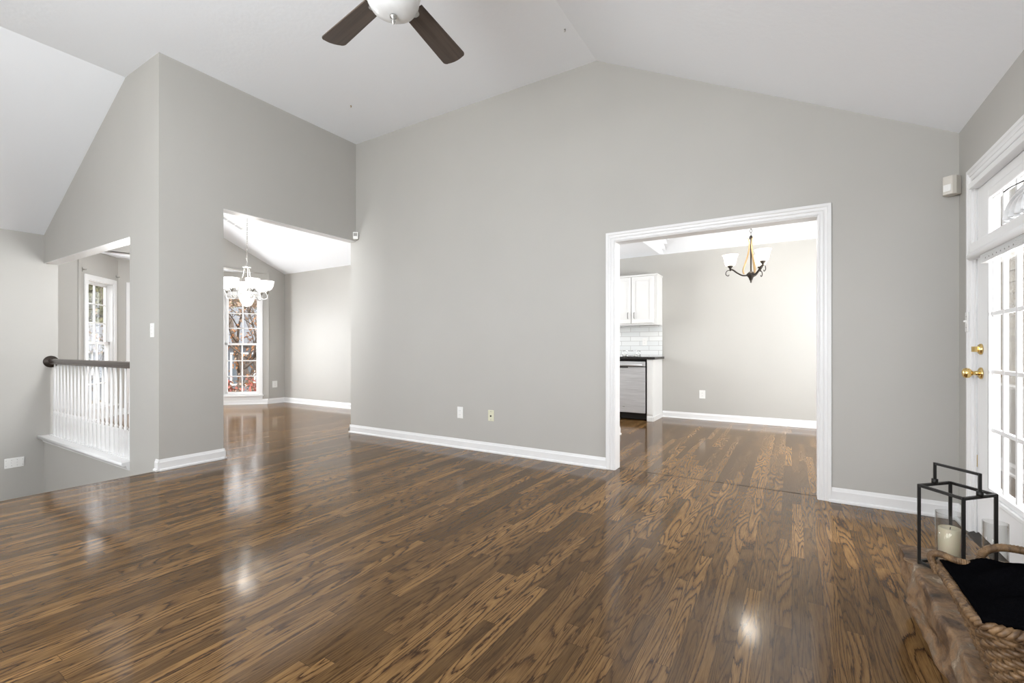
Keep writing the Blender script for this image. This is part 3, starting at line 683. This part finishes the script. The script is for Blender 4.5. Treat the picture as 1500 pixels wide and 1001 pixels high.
# ------------------------------------------------------------------ dining chandelier
DT = 6.3
yaw = math.radians(31.5213); Fv = Vector((-math.sin(yaw), math.cos(yaw), 0)); Rv = Vector((math.cos(yaw), math.sin(yaw), 0))
dc = (Fv+Rv*(362-750)/668.5)*DT; cx, cy = dc.x, dc.y
ch = thing('dining_chandelier', 'six shade nickel chandelier with white glass bowls in the dining room', 'chandelier', (cx, cy, DRZ-DS*abs(DR-cy)))
ctop = DRZ-DS*abs(DR-cy)
MB().lathe([(0, ctop+.02), (.065, ctop+.02), (.065, ctop-.02), (.02, ctop-.045), (0, ctop-.045)], (cx, cy, 0), 24).build('canopy', NICKEL, ch)
m = MB(); z = ctop-.04; k = 0
while z > 2.27:
    a = k % 2*PI/2
    m.tube([(cx+.009*math.cos(a)*math.cos(q), cy+.009*math.sin(a)*math.cos(q), z-.018+.020*math.sin(q)) for q in [2*PI*i/10 for i in range(10)]], .0022, 5, True)
    z -= .031; k += 1
m.build('chain', NICKEL, ch)
MB().lathe([(0, 2.275), (.006, 2.27), (.014, 2.245), (.008, 2.225), (.05, 2.215), (.056, 2.205), (.05, 2.195), (0, 2.195)], (cx, cy, 0), 20).build('top_cap', NICKEL, ch)
m = MB()
for q in range(3):
    a = math.radians(20+120*q); u = Vector((math.cos(a), math.sin(a), 0)); c0 = Vector((cx, cy, 0))
    m.tube(smooth_path([c0+u*.035+Vector((0, 0, 2.2)), c0+u*.055+Vector((0, 0, 2.08)), c0+u*.10+Vector((0, 0, 1.94)), c0+u*.125+Vector((0, 0, 1.82))]), .006, 8)
m.tube([(cx+.125*math.cos(2*PI*i/36), cy+.125*math.sin(2*PI*i/36), 1.82) for i in range(36)], .006, 8, True)
m.build('frame', NICKEL, ch)
MB().lathe([(.0, 1.655), (.03, 1.66), (.06, 1.685), (.085, 1.74), (.10, 1.80), (.112, 1.86), (.105, 1.86), (.0, 1.85)], (cx, cy, 0), 28).build('centre_bowl', SHADEG, ch)
vd = Vector((cx, cy, 0)).normalized(); vr = Vector((vd.y, -vd.x, 0))
for q in range(6):
    th = math.radians(15+60*q)
    u = -vd*math.cos(th)+vr*math.sin(th); c0 = Vector((cx, cy, 0)); z_ = lambda s: Vector((0, 0, s))
    path = smooth_path([c0+u*.122+z_(1.82), c0+u*.16+z_(1.80), c0+u*.185+z_(1.775), c0+u*.22+z_(1.765), c0+u*.25+z_(1.785), c0+u*.255+z_(1.825), c0+u*.25+z_(1.85)])
    am = MB().tube(path, .006, 8).lathe([(.006, 1.835), (.012, 1.845), (.032, 1.875), (.03, 1.885), (0, 1.885)], tuple(c0+u*.25), 16)
    am.tube(smooth_path([c0+u*.19+z_(1.782), c0+u*.17+z_(1.76), c0+u*.15+z_(1.765), c0+u*.155+z_(1.785)], 4), .004, 6)
    a_ = am.build('arm', NICKEL, ch)
    MB().lathe([(.0, 1.882), (.03, 1.886), (.06, 1.91), (.08, 1.955), (.088, 2.005), (.090, 2.02), (.085, 2.02), (.076, 1.958), (.055, 1.917), (.0, 1.895)], tuple(c0+u*.25), 26).build('glass_shade', SHADEG, a_)
def plight(name, loc, p, col, r=.06):
    d = bpy.data.lights.new(name, 'POINT'); d.energy = p; d.color = col; d.shadow_soft_size = r
    o = bpy.data.objects.new(name, d); COL.objects.link(o); o.location = loc
plight('chandelier_lamp', (cx, cy, 2.12), 9, (1, .96, .9), .12)
# ceiling vent in the dining room
vp = None
VENTG = M('vent_grey', (.42, .42, .43), .6, noise_amt=.05)
vx, vy = -7.955, 4.035; vz = DZ+DS*(YD-vy)
t = thing('ceiling_vent', 'white ceiling register with grey slots beyond the dining opening', 'vent', (vx, vy, vz))
dv = Matrix.Translation((vx, vy, vz)) @ Matrix.Rotation(-math.atan(DS), 4, 'X')
MB().box(-.055, .055, -.21, .21, -.008, 0).xf(dv).build('frame', WHITEP, t, bevel=.003)
for k in range(3): MB().box(-.034, .034, -.19+.13*k, -.075+.13*k, -.010, -.0075).xf(dv).build('grille', VENTG, t)

# ------------------------------------------------------------------ breakfast chandelier
BT = 5.62
dc = (Fv+Rv*(1100-750)/668.5)*BT; cx, cy = dc.x, dc.y; ctop = kz(cx, cy)
ch = thing('breakfast_chandelier', 'small bronze three arm chandelier with bell shades in the breakfast area', 'chandelier', (cx, cy, ctop))
c0 = Vector((cx, cy, 0)); vd = c0.normalized(); vr = Vector((vd.y, -vd.x, 0)); Z = lambda s: Vector((0, 0, s))
MB().lathe([(0, ctop+.03), (.06, ctop+.03), (.06, ctop-.03), (.015, ctop-.05), (0, ctop-.05)], (cx, cy, 0), 24).build('canopy', BRONZE, ch)
m = MB(); z = ctop-.04; k = 0
while z > 2.47:
    a = k % 2*PI/2
    m.tube([(cx+.011*math.cos(a)*math.cos(q), cy+.011*math.sin(a)*math.cos(q), z-.02+.026*math.sin(q)) for q in [2*PI*i/10 for i in range(10)]], .003, 5, True)
    z -= .04; k += 1
m.build('chain', BRONZE, ch)
MB().lathe([(0, 2.475), (.012, 2.47), (.02, 2.45), (.02, 2.43), (.009, 2.42), (.009, 2.03), (.03, 2.02), (.05, 1.995), (.04, 1.97), (.025, 1.95), (.018, 1.925), (.008, 1.91), (.012, 1.90), (0, 1.885)], (cx, cy, 0), 20).build('stem', BRONZE, ch)
for q in range(3):
    th = math.radians(-87+120*q)
    u = -vd*math.cos(th)+vr*math.sin(th)
    # gold ribbon from the top down to the arm
    m = MB().tube(smooth_path([c0+u*.05+Z(2.44), c0+u*.028+Z(2.43), c0+u*.018+Z(2.36), c0+u*.03+Z(2.25), c0+u*.06+Z(2.14), c0+u*.085+Z(2.05), c0+u*.075+Z(2.0)]), [.004]*6+[.006]*6+[.009]*12+[.010]*12+[.006], 8)
    m.build('scroll_ribbon', TANMET, ch)
    path = smooth_path([c0+u*.03+Z(1.985), c0+u*.09+Z(1.985), c0+u*.15+Z(2.02), c0+u*.20+Z(2.062), c0+u*.23+Z(2.065)])
    am = MB().tube(path, .009, 8)
    am.tube(smooth_path([c0+u*.23+Z(2.065), c0+u*.27+Z(2.05), c0+u*.28+Z(2.01), c0+u*.255+Z(1.99), c0+u*.242+Z(2.005)], 5), .005, 7)
    am.lathe([(.007, 2.05), (.010, 2.075), (.03, 2.105), (.032, 2.115), (0, 2.115)], tuple(c0+u*.23), 16)
    a_ = am.build('arm', BRONZE, ch)
    MB().lathe([(0, 2.112), (.055, 2.115), (.066, 2.15), (.073, 2.19), (.080, 2.225), (.094, 2.25), (.090, 2.25), (.076, 2.225), (.068, 2.19), (.06, 2.15), (.05, 2.122), (0, 2.12)], tuple(c0+u*.23), 26).build('bell_shade', SHADEW, a_)
plight('breakfast_lamp', (cx, cy, 2.36), 12, (1, .93, .82), .1)

# ------------------------------------------------------------------ kitchen
KXE = -1.745      # right end of the cabinets
uc = thing('wall_cabinet', 'white two door upper cabinet above the tile backsplash', 'cabinet', (KXE-.45, YK, 1.445))
yf = YK-.33
MB().box(KXE-1.1, KXE, yf, YK-.002, 1.445, 2.20).build('body', CAB, uc)
MB().box(KXE-1.1, KXE+.01, yf-.012, YK-.002, 2.20, 2.222).build('top_rail', CAB, uc, bevel=.003)
for k in range(3):
    x1 = KXE-.05-.345*k; x0_ = x1-.335
    d = MB().box(x0_, x1, yf-.02, yf, 1.47, 2.185)
    d_ = d.build('door', CAB, uc, bevel=.003)
    r = .055
    m = MB()
    m.box(x0_, x0_+r, yf-.028, yf-.02, 1.47, 2.185).box(x1-r, x1, yf-.028, yf-.02, 1.47, 2.185).box(x0_+r, x1-r, yf-.028, yf-.02, 1.47, 1.47+r).box(x0_+r, x1-r, yf-.028, yf-.02, 2.185-r, 2.185)
    m.build('door_frame', CAB, d_, bevel=.004)
    hx = x0_+.045 if k % 2 == 0 else x1-.045
    m = MB().tube(smooth_path([(hx, yf-.028, 1.545), (hx, yf-.05, 1.555), (hx, yf-.052, 1.59), (hx, yf-.05, 1.63), (hx, yf-.028, 1.64)], 4), .004, 8)
    tag(m.build('handle', BRONZE, d_), 'dark cabinet pull')
bs = MB().box(-4.6, KXE, YK-.012, YK-.001, .956, 1.444)
tag(bs.build('backsplash', TILE), 'white subway tile backsplash between the counter and upper cabinet', 'backsplash')
YCF = 6.82
ct = MB().box(-4.6, KXE+.035, YCF-.035, YK-.012, .918, .955)
tag(ct.build('countertop', GRANITE, bevel=.004), 'black granite countertop on the dishwasher and end cabinet', 'countertop')
bc = thing('base_cabinet', 'white base cabinet end panel right of the dishwasher', 'cabinet', (KXE, YK, 0))
MB().box(KXE-.09, KXE, YCF, YK-.002, .0, .918).build('end_panel', CAB, bc, bevel=.002)
MB().box(KXE-.085, KXE-.012, YCF-.012, YCF, .10, .918).build('filler_strip', CAB, bc, bevel=.002)
MB().box(KXE, KXE+.012, YCF, YK-.02, 0, .07).box(KXE-.088, KXE-.0, YCF-.010, YCF, 0, .07).build('toe_board', CAB, bc, bevel=.003)
dw = thing('dishwasher', 'stainless steel dishwasher under the black counter', 'dishwasher', (-2.14, YK, 0))
x1 = KXE-.105; x0_ = x1-.60
MB().box(x0_, x1+.012, YCF+.02, YK-.05, .02, .912).build('tub', BLACK, dw)
MB().box(x0_+.006, x1-.006, YCF-.025, YCF+.02, .115, .80).build('door', STEEL, dw, bevel=.005)
MB().box(x0_+.006, x1-.006, YCF-.03, YCF+.02, .81, .885).build('control_panel', STEEL, dw, bevel=.006)
MB().tube([(x0_+.04, YCF-.06, .835), (x1-.04, YCF-.06, .835)], .012, 12).box(x0_+.05, x0_+.07, YCF-.06, YCF-.03, .828, .842).box(x1-.07, x1-.05, YCF-.06, YCF-.03, .828, .842).build('handle', STEEL, dw)
MB().box(x0_+.17, x0_+.34, YCF-.0315, YCF-.028, .79, .812).build('vent_recess', BLACK, dw)
MB().box(x0_+.006, x1-.006, YCF+.03, YCF+.05, .02, .105).build('kick_plate', BLACK, dw)
MB().box(x0_+.255, x0_+.29, YCF-.0265, YCF-.025, .195, .207).build('badge', GREYP, dw)
# counter things
gd = wpx(926, 516, Y=7.16)
t = thing('dish_rack', 'small chrome and clear dish rack on the black counter', 'dish rack', (gd.x, 7.13, .955))
m = MB(); cxr, cyr = gd.x, 7.13
for z_ in (.965, 1.045): m.tube([(cxr-.11, cyr-.09, z_), (cxr+.11, cyr-.09, z_), (cxr+.11, cyr+.09, z_), (cxr-.11, cyr+.09, z_)], .004, 6, True)
for sx_ in (-.11, .11):
    for sy_ in (-.09, .09): m.tube([(cxr+sx_, cyr+sy_, .955), (cxr+sx_, cyr+sy_, 1.045)], .004, 6)
for k in range(7): xx = cxr-.09+.03*k; m.tube([(xx, cyr-.09, .967), (xx, cyr+.09, .967)], .0025, 6); 
m.build('wire_frame', CHROME, t)
for sx_ in (-.075, .075): MB().lathe([(0, .955), (.022, .955), (.024, .97), (.02, .985), (0, .985)], (cxr+sx_, cyr-.085, 0), 14).build('foot', NICKEL, t)
MB().box(cxr-.1, cxr+.1, cyr-.08, cyr+.08, .99, .998).build('tray', CLEAR, t)
# kitchen island, mostly hidden by the jamb
isl = thing('kitchen_island', 'white panelled island end showing just inside the left door jamb', 'island', (-2.4, 5.55, 0))
MB().box(-2.9, -1.853, 5.50, 5.60, 0, .795).build('body', CAB, isl)
bl = MB(); baseboard(bl, -2.9, 5.50, -1.839, 5.50, 0, -1, .10); baseboard(bl, -1.853, 5.486, -1.853, 5.614, 1, 0, .10); bl.build('base_moulding', TRIM, isl)
MB().box(-2.9, -1.846, 5.49, 5.61, .795, .815).build('island_top', CAB, isl, bevel=.003)

# ------------------------------------------------------------------ hearth
hx0, hy0, hy1, hz = .385, -.55, 2.49, .262
m = MB(); nu, nv = 150, 22
prof_pts = []
def hearth_pt(u, q):
    # u along the length, q around the profile: 0 floor edge -> side -> top -> wall
    y = hy0+(hy1-hy0)*u
    if q < .45:
        s_ = q/.45; x = hx0+.045*(1-s_)**1.5+.0*s_; z = hz*s_
        nvec = Vector((-1, 0, .2*s_))
    else:
        s_ = (q-.45)/.55; x = hx0+(XR-.004-hx0)*s_; z = hz
        nvec = Vector((0, 0, 1))
    p = Vector((x, y, z))
    a = noise.fractal(Vector((x*3, y*3.5, z*6)), 1.0, 2.0, 5)*.033+noise.noise(Vector((y*9, z*14, 3)))*.014
    cell = noise.cell(Vector((y*4+z*3, z*8, 0)))*.014
    if q < .45:
        p += nvec.normalized()*(a+cell)*(.3+1.0*min(1, math.sin(min(s_*1.15, 1)*PI)+.35))
        if q == 0: p.z = 0
    else:
        edge = max(0, 1-s_*6)
        p += Vector((-1, 0, 0))*(a+cell)*edge*1.1+Vector((0, 0, 1))*(min(a, .0)*.5*edge-.004)
    p.z = max(0, min(p.z, hz))
    p.x = min(p.x, XR-.003)
    return p
qs = [i/26*.45 for i in range(27)]+[.45+.55*(i/12)**1.6 for i in range(1, 13)]
vs = [hearth_pt(i/nu, q) for i in range(nu+1) for q in qs]; n = len(qs)
fs = [(i*n+j, i*n+j+1, (i+1)*n+j+1, (i+1)*n+j) for i in range(nu) for j in range(n-1)]
fs += [tuple(range(n)), tuple(nu*n+j for j in range(n))]
# close the back and bottom
m.add(vs, fs, True)
ho = m.build('hearth', ROCK)
tag(ho, 'rough brown stone hearth ledge on the floor at the right', 'hearth')

# ------------------------------------------------------------------ lantern, candles
LZ0, LZ1 = hz-.001, .565
A_, B_, C_, D_ = Vector((.410, 2.276)), Vector((.503, 2.150)), Vector((.614, 2.266)), Vector((.521, 2.385))
lt = thing('candle_lantern', 'black square metal frame lantern on the stone hearth', 'lantern', (.51, 2.268, LZ0))
q4 = [A_, B_, C_, D_]
def bar(m, p, q, r=.0068): m.tube([p, q], r, 4, square=True)
for p in q4:
    m = MB(); bar(m, (p.x, p.y, LZ0+.004), (p.x, p.y, LZ1)); m.build('post', BLACK, lt)
for nm, z_ in (('top_frame', LZ1-.004), ('base_frame', LZ0+.012)):
    m = MB()
    for i in range(4): bar(m, (q4[i].x, q4[i].y, z_), (q4[(i+1) % 4].x, q4[(i+1) % 4].y, z_))
    m.build(nm, BLACK, lt)
m = MB(); h1 = (A_+D_)/2; h2 = (B_+C_)/2
dn = (h2-h1).normalized()*.0
bar(m, (h1.x, h1.y, LZ1-.002), (h1.x, h1.y, LZ1+.078), .0062); bar(m, (h2.x, h2.y, LZ1-.002), (h2.x, h2.y, LZ1+.078), .0062); bar(m, (h1.x, h1.y, LZ1+.074), (h2.x, h2.y, LZ1+.074), .0062)
m.build('handle', BLACK, lt)
for p in (h1, h2): MB().tube([(p.x, p.y, LZ1-.003), (p.x, p.y, LZ1+.016)], .010, 10).build('hinge', BLACK, lt)
def hurricane(name, c_, r, h, wax, label):
    t = thing(name, label, 'candle', (c_[0], c_[1], hz))
    MB().lathe([(0, hz+.001), (r, hz+.001), (r, hz+h), (r-.0025, hz+h), (r-.0025, hz+.008), (0, hz+.008)], (c_[0], c_[1], 0), 36).build('glass_cylinder', CLEAR, t)
    if wax:
        MB().lathe([(0, hz+.0085), (r-.008, hz+.0085), (r-.008, hz+wax), (r-.012, hz+wax+.004), (r-.018, hz+wax), (0, hz+wax-.004)], (c_[0], c_[1], 0), 32).build('candle', WAX, t)
        MB().tube([(c_[0], c_[1], hz+wax-.004), (c_[0]+.001, c_[1], hz+wax+.006)], .0012, 6).build('wick', BLACK, t)
    return t
hurricane('hurricane_candle', (.499, 2.287), .0415, .208, .150, 'cream pillar candle in a clear glass cylinder inside the black lantern')
hurricane('hurricane_glass', (.650, 2.405), .036, .165, 0, 'empty clear glass cylinder behind the black lantern beside the door')['category'] = 'glass'

# ------------------------------------------------------------------ basket and blanket
bk = thing('wicker_basket', 'brown wicker basket with loop handles on the stone hearth', 'basket', (.56, 1.60, hz))
bx0, bx1, by0, by1 = .358, .76, 1.415, 1.79
def rrect(x0, x1, y0, y1, r, n=220):
    segs = []; L = [(x1-x0-2*r), PI*r/2, (y1-y0-2*r), PI*r/2]*2; T = sum(L); out = []
    cs = [(x1-r, y0+r, -PI/2), (x1-r, y1-r, 0), (x0+r, y1-r, PI/2), (x0+r, y0+r, PI)]
    for i in range(n):
        s_ = T*i/n; k = 0
        while s_ > L[k] and k < 7: s_ -= L[k]; k += 1
        j = k//2
        if k % 2 == 0:
            st = [(x0+r, y0), (x1, y0+r), (x1-r, y1), (x0, y1-r)][j]; dd = [(1, 0), (0, 1), (-1, 0), (0, -1)][j]
            p = (st[0]+dd[0]*s_, st[1]+dd[1]*s_); nn = (dd[1], -dd[0])
        else:
            c_ = cs[j]; a = c_[2]+s_/r; p = (c_[0]+r*math.cos(a), c_[1]+r*math.sin(a)); nn = (math.cos(a), math.sin(a))
        out.append((p, nn))
    return out
zb, zr = hz, .452
NR = 15; NST = 34; m = MB()
def ringat(z_): 
    q = (z_-zb)/(zr-zb); ins = .075*(1-q)**.8
    return rrect(bx0+ins, bx1-ins, by0+ins, by1-ins, .05)
for k in range(NR):
    z_ = zb+.008+(zr-zb-.016)*k/(NR-1); pts = []
    R_ = ringat(z_)
    for i, (p, nn) in enumerate(R_):
        wv = .0065*math.sin(2*PI*NST*i/len(R_)+k*PI)+.0025*noise.noise(Vector((p[0]*20, p[1]*20, k*3.1)))
        pts.append((p[0]+nn[0]*wv, p[1]+nn[1]*wv, z_+.003*noise.noise(Vector((p[0]*9, p[1]*9, k*7.7)))))
    m.tube(pts, .0066, 6, True)
for i in range(NST*2):
    pts = []
    for z_ in (zb, zb+.05, zb+.10, zb+.15, zr):
        R_ = ringat(z_); p, nn = R_[int(len(R_)*(i+.5)/(NST*2))]
        pts.append((p[0], p[1], z_))
    m.tube(pts, .0045, 5)
m.build('woven_side', WICKER, bk)
m = MB().box(bx0+.08, bx1-.08, by0+.08, by1-.08, zb+.001, zb+.012); m.build('base', WICKER, bk)
m = MB(); R_ = ringat(zr)
for ph in (0, 2*PI/3, 4*PI/3):
    pts = [(p[0]+nn[0]*.008*math.cos(i*2*PI*40/len(R_)+ph), p[1]+nn[1]*.008*math.cos(i*2*PI*40/len(R_)+ph), zr+.004+.008*math.sin(i*2*PI*40/len(R_)+ph)) for i, (p, nn) in enumerate(R_)]
    m.tube(pts, .0068, 6, True)
m.build('braided_rim', WICKER, bk)
def loop(pts, r=.009):
    P = smooth_path(pts, 14); m = MB(); m.tube(P, r*.72, 8)
    # wrapped cane
    wr = []; N = len(P)*5
    for i in range(N):
        s_ = i/N*(len(P)-1); a = int(s_); p = P[a].lerp(P[min(a+1, len(P)-1)], s_-a)
        d = (P[min(a+1, len(P)-1)]-P[a]).normalized(); u = d.orthogonal().normalized(); v_ = d.cross(u)
        an = i*2*PI/6.5
        wr.append(p+(u*math.cos(an)+v_*math.sin(an))*r*.78)
    m.tube(wr, .0032, 5)
    return m
loop([(.352, 1.735, zr-.01), (.340, 1.745, zr+.028), (.352, 1.735, zr+.045), (.385, 1.715, zr+.042), (.43, 1.70, zr+.036), (.455, 1.695, zr+.005)]).build('handle', WICKER, bk)
loop([(.455, 1.80, zr-.005), (.460, 1.80, zr+.045), (.490, 1.80, zr+.068), (.53, 1.80, zr+.072), (.57, 1.80, zr+.066), (.615, 1.80, zr+.045), (.63, 1.80, zr-.005)], .0105).build('handle', WICKER, bk)
# blanket
m = MB(); N1, N2 = 60, 56; vs = []
fx0, fx1, fy0, fy1 = bx0+.004, bx1-.012, by0+.006, by1-.03
for i in range(N1+1):
    for j in range(N2+1):
        u, v_ = i/N1, j/N2
        x, y = fx0+(fx1-fx0)*u, fy0+(fy1-fy0)*v_
        e = min(u, 1-u, v_, 1-v_)*2
        dome = (1-(1-min(1, e*1.15))**2.2)
        over = max(0, 1-min(u, v_)*9)          # the blanket lies over the rim on the near sides
        z_ = zr-.006+.028*over+.100*dome*(1-.25*over)
        z_ += .014*noise.noise(Vector((x*9, y*9, 1.3)))*min(1, e*2.5)+.006*noise.noise(Vector((x*24, y*24, 4)))*min(1, e*3)
        z_ += .010*math.sin((x*.6+y)*38+2*noise.noise(Vector((x*7, y*7, 9))))*min(1, e*1.8)
        vs.append((x, y, z_))
fs = [(i*(N2+1)+j, (i+1)*(N2+1)+j, (i+1)*(N2+1)+j+1, i*(N2+1)+j+1) for i in range(N1) for j in range(N2)]
m.add(vs, fs, True); o = m.build('blanket', FABRIC); md = o.modifiers.new('thick', 'SOLIDIFY'); md.thickness = .012; md.offset = -1
tag(o, 'black fleece blanket folded inside the wicker basket', 'blanket')

# ceiling hooks
for px, py, lb, mt in ((514, 155, 'tiny tan hook in the flat ceiling left of the fan blades', TANMET), (827.5, 43, 'tiny dark hook beside the ceiling crease', GREYP)):
    yawd = wpx(px, py, Y=1.0)-Vector((0, 0, CAMH)); tt = (ZC-CAMH)/yawd.z; p = Vector((0, 0, CAMH))+yawd*tt
    m = MB().lathe([(0, ZC), (.008, ZC), (.008, ZC-.003), (.003, ZC-.005), (.003, ZC-.010), (0, ZC-.010)], (p.x, p.y, 0), 12)
    m.tube(smooth_path([(p.x, p.y, ZC-.009), (p.x+.006, p.y, ZC-.014), (p.x, p.y, ZC-.020), (p.x-.005, p.y, ZC-.016)], 4), .0022, 6)
    tag(m.build('ceiling_hook', mt), lb, 'hook')

# ------------------------------------------------------------------ outdoors
GRASS = leaf_mat('leaf_littered_lawn', [(.10, .075, .05), (.17, .13, .08), (.14, .15, .07)])
struct(MB().box(-70, 30, -40, 60, -2.3, -2.2).build('ground', GRASS), 'leaf littered ground outside the house', 'ground')
BARK = M('grey_bark', (.085, .065, .052), .9, noise_amt=.3, nscale=12, bump=.4, bscale=20)
def branches(m, p, d, L, r, depth, rng):
    n = 5; pts = [Vector(p)]; dd = Vector(d).normalized()
    for i in range(n):
        dd = (dd+Vector((rng.uniform(-.22, .22), rng.uniform(-.22, .22), rng.uniform(-.08, .14)))).normalized()
        pts.append(pts[-1]+dd*L/n)
    m.tube(pts, [r*(1-.45*i/n) for i in range(n+1)], 6 if depth > 1 else 4)
    tips = [pts[-1]]
    if depth > 0:
        for k in range(4):
            i = rng.choice([2, 3, 4, 5]); a = rng.uniform(0, 2*PI); tl = rng.uniform(.5, 1.0)
            s_ = dd.orthogonal().normalized(); s2 = dd.cross(s_)
            nd_ = (dd+(s_*math.cos(a)+s2*math.sin(a))*tl).normalized()
            tips += branches(m, pts[i], nd_, L*rng.uniform(.55, .75), r*.5, depth-1, rng)
    return tips
def leaves(m, pts, num, spread, size, rng):
    for _ in range(num):
        c_ = rng.choice(pts)+Vector((rng.gauss(0, spread), rng.gauss(0, spread), rng.gauss(0, spread)))
        a = Vector((rng.uniform(-1, 1), rng.uniform(-1, 1), rng.uniform(-1, 1))).normalized(); b_ = a.orthogonal().normalized()
        s_ = size*rng.uniform(.6, 1.3)
        m.add([c_+a*s_, c_+b_*s_*.5, c_-a*s_, c_-b_*s_*.5], [(0, 1, 2, 3)])
ORANGE = leaf_mat('orange_leaves', [(.22, .085, .03), (.32, .15, .06), (.18, .06, .03)])
RED = leaf_mat('red_leaves', [(.20, .035, .028), (.27, .07, .05), (.14, .028, .022)])
OLIVE = leaf_mat('olive_leaves', [(.045, .05, .017), (.11, .108, .04), (.17, .16, .07)])
PINKISH = leaf_mat('faded_leaves', [(.20, .12, .08), (.30, .21, .15), (.14, .10, .06)])
def tree(name, loc, h, r, depth, seed, label, lm=None, nl=0, ls=.3, lsz=.06, lean=(0, 0), cat='tree'):
    rng = random.Random(seed)
    t = thing(name, label, cat, loc)
    m = MB(); tips = branches(m, loc, (lean[0], lean[1], 1), h, r, depth, rng); m.build('trunk_and_branches', BARK, t, weld=False)
    if lm:
        m = MB(); leaves(m, tips, nl, ls, lsz, rng); m.build('foliage', lm, t, weld=False)
def bush(name, loc, rad, h, lm, nl, seed, label, lsz=.05):
    rng = random.Random(seed); t = thing(name, label, 'bush', loc); m = MB(); tips = []
    for k in range(9):
        a = rng.uniform(0, 2*PI); tips += branches(m, loc, (math.cos(a)*rad/h, math.sin(a)*rad/h, 1), h*.6, .018, 1, rng)
    m.build('stems', BARK, t, weld=False)
    m = MB(); leaves(m, tips, nl, rad*.22, lsz, rng); m.build('foliage', lm, t, weld=False)
def outdir(px, t): d = Fv+Rv*(px-750)/668.5; return d*t
# beyond the dining window (px 333-376)
for px, tt, h, r, dp, sd, lm, nl, lb in (
    (338, 11.5, 2.9, .06, 3, 3, ORANGE, 900, 'slender bare tree with orange leaves at the left of the dining window view'),
    (352, 14.0, 4.2, .09, 3, 11, PINKISH, 900, 'bare branching tree with faded leaves centred in the dining window view'),
    (368, 12.5, 3.0, .055, 3, 23, PINKISH, 700, 'thin bare tree at the right of the dining window view'),
    (395, 17.0, 5.5, .12, 3, 31, OLIVE, 1500, 'tall tree with olive leaves behind the dining room wall')):
    p = outdir(px, tt); tree('bare_tree', (p.x, p.y, -2.2), h, r, dp, sd, lb, lm, nl, .22, .05)
for px, tt, sd, nl, lb in ((331, 32, 51, 7000, 'far faded tree at the left behind the branches in the dining window'), (358, 35, 52, 7000, 'far faded tree in the middle behind the branches in the dining window'), (384, 32, 53, 7000, 'far faded tree at the right behind the branches in the dining window')):
    p = outdir(px, tt); tree('bare_tree', (p.x, p.y, -2.2), 3.6, .12, 3, sd, lb, PINKISH, nl, .9, .17)
for px, tt, rad, h, lm, nl, sd, lb in (
    (340, 10.8, .5, 2.6, RED, 1600, 5, 'red leaved bush low in the left of the dining window'),
    (357, 12.2, .8, 2.4, PINKISH, 1800, 6, 'tan twiggy bush low in the middle of the dining window'),
    (374, 11.0, .6, 2.3, PINKISH, 1500, 8, 'tan twiggy bush low in the right of the dining window')):
    p = outdir(px, tt); bush('bush', (p.x, p.y, -2.2), rad, h, lm, nl, sd, lb)
# grey neighbouring house
SIDING = M('grey_siding', (.15, .165, .19), .7, noise_amt=.04, nscale=3)
ROOFM = M('grey_shingles', (.10, .105, .115), .9, noise_amt=.2, nscale=15)
def house(name, cx_, cy_, wx, wy, zt, rot, label):
    t = thing(name, label, 'house', (cx_, cy_, -2.2))
    T = Matrix.Translation((cx_, cy_, 0)) @ Matrix.Rotation(rot, 4, 'Z')
    m = MB().box(-wx/2, wx/2, -wy/2, wy/2, -2.2, zt)
    z = -2.1
    while z < zt:
        m.box(-wx/2-.012, wx/2+.012, -wy/2-.012, wy/2+.012, z, z+.02); z += .18
    m.xf(T).build('siding', SIDING, t)
    m = MB().prism([(-wy/2-.4, zt-.05), (wy/2+.4, zt-.05), (0, zt+wy*.28)], 'X', -wx/2-.3, wx/2+.3); m.xf(T).build('roof', ROOFM, t)
    for xx in (-wx*.3, 0, wx*.3):
        w_ = MB().box(xx-.5, xx+.5, -wy/2-.05, -wy/2-.01, -.6, .9).xf(T).build('window_frame', TRIM, t)
        MB().box(xx-.42, xx+.42, -wy/2-.06, -wy/2-.045, -.52, .82).xf(T).build('glass', M('dark_window', (.10, .12, .14), .1, noise_amt=.05) if 'dark_window' not in bpy.data.materials else bpy.data.materials['dark_window'], w_)
p = outdir(360, 24); house('neighbour_house', p.x, p.y, 9, 7, 1.3, math.radians(60), 'grey sided house with shingle roof beyond the dining window')
p = outdir(120, 31); house('neighbour_house', p.x, p.y, 9, 7, .9, math.radians(75), 'pale grey house beyond the window above the stair railing')
for px, tt, sd, nl, lb in ((104, 44, 41, 9000, 'olive green tree at the left of the stair window view'), (137, 48, 42, 9000, 'olive green tree in the middle of the stair window view'), (168, 44, 43, 9000, 'olive green tree at the right of the stair window view'), (146, 20, 44, 700, 'thin olive tree close outside the window above the stairs')):
    p = outdir(px, tt); big = tt > 30
    tree('leafy_tree', (p.x, p.y, -2.2), 6.5 if big else 3.0, .2 if big else .05, 3, sd, lb, OLIVE, nl, 1.3 if big else .2, .30 if big else .045)

# screened porch outside the patio door
DECK = grain_mat('weathered_deck', (.30, .26, .21), (.42, .37, .30), 0, .7, 20)
BEIGE = M('beige_siding', (.15, .125, .085), .8, noise_amt=.06, nscale=4)
struct(MB().box(XR+.125, 3.2, -1, 9.0, -.25, -.02).build('deck', DECK), 'porch deck outside the patio door', 'deck')
m = MB().box(2.45, 2.6, 4.0, 11.5, -.25, 3.0)
z = 0.0
while z < 3.0: m.box(2.435, 2.45, 4.0, 11.5, z, z+.012); z += .15
tag(m.build('garden_wall', BEIGE), 'beige sided wall across the porch beyond the patio door', 'outside wall')
# tidy helper properties
for o in bpy.data.objects:
    if '_o' in o: del o['_o']
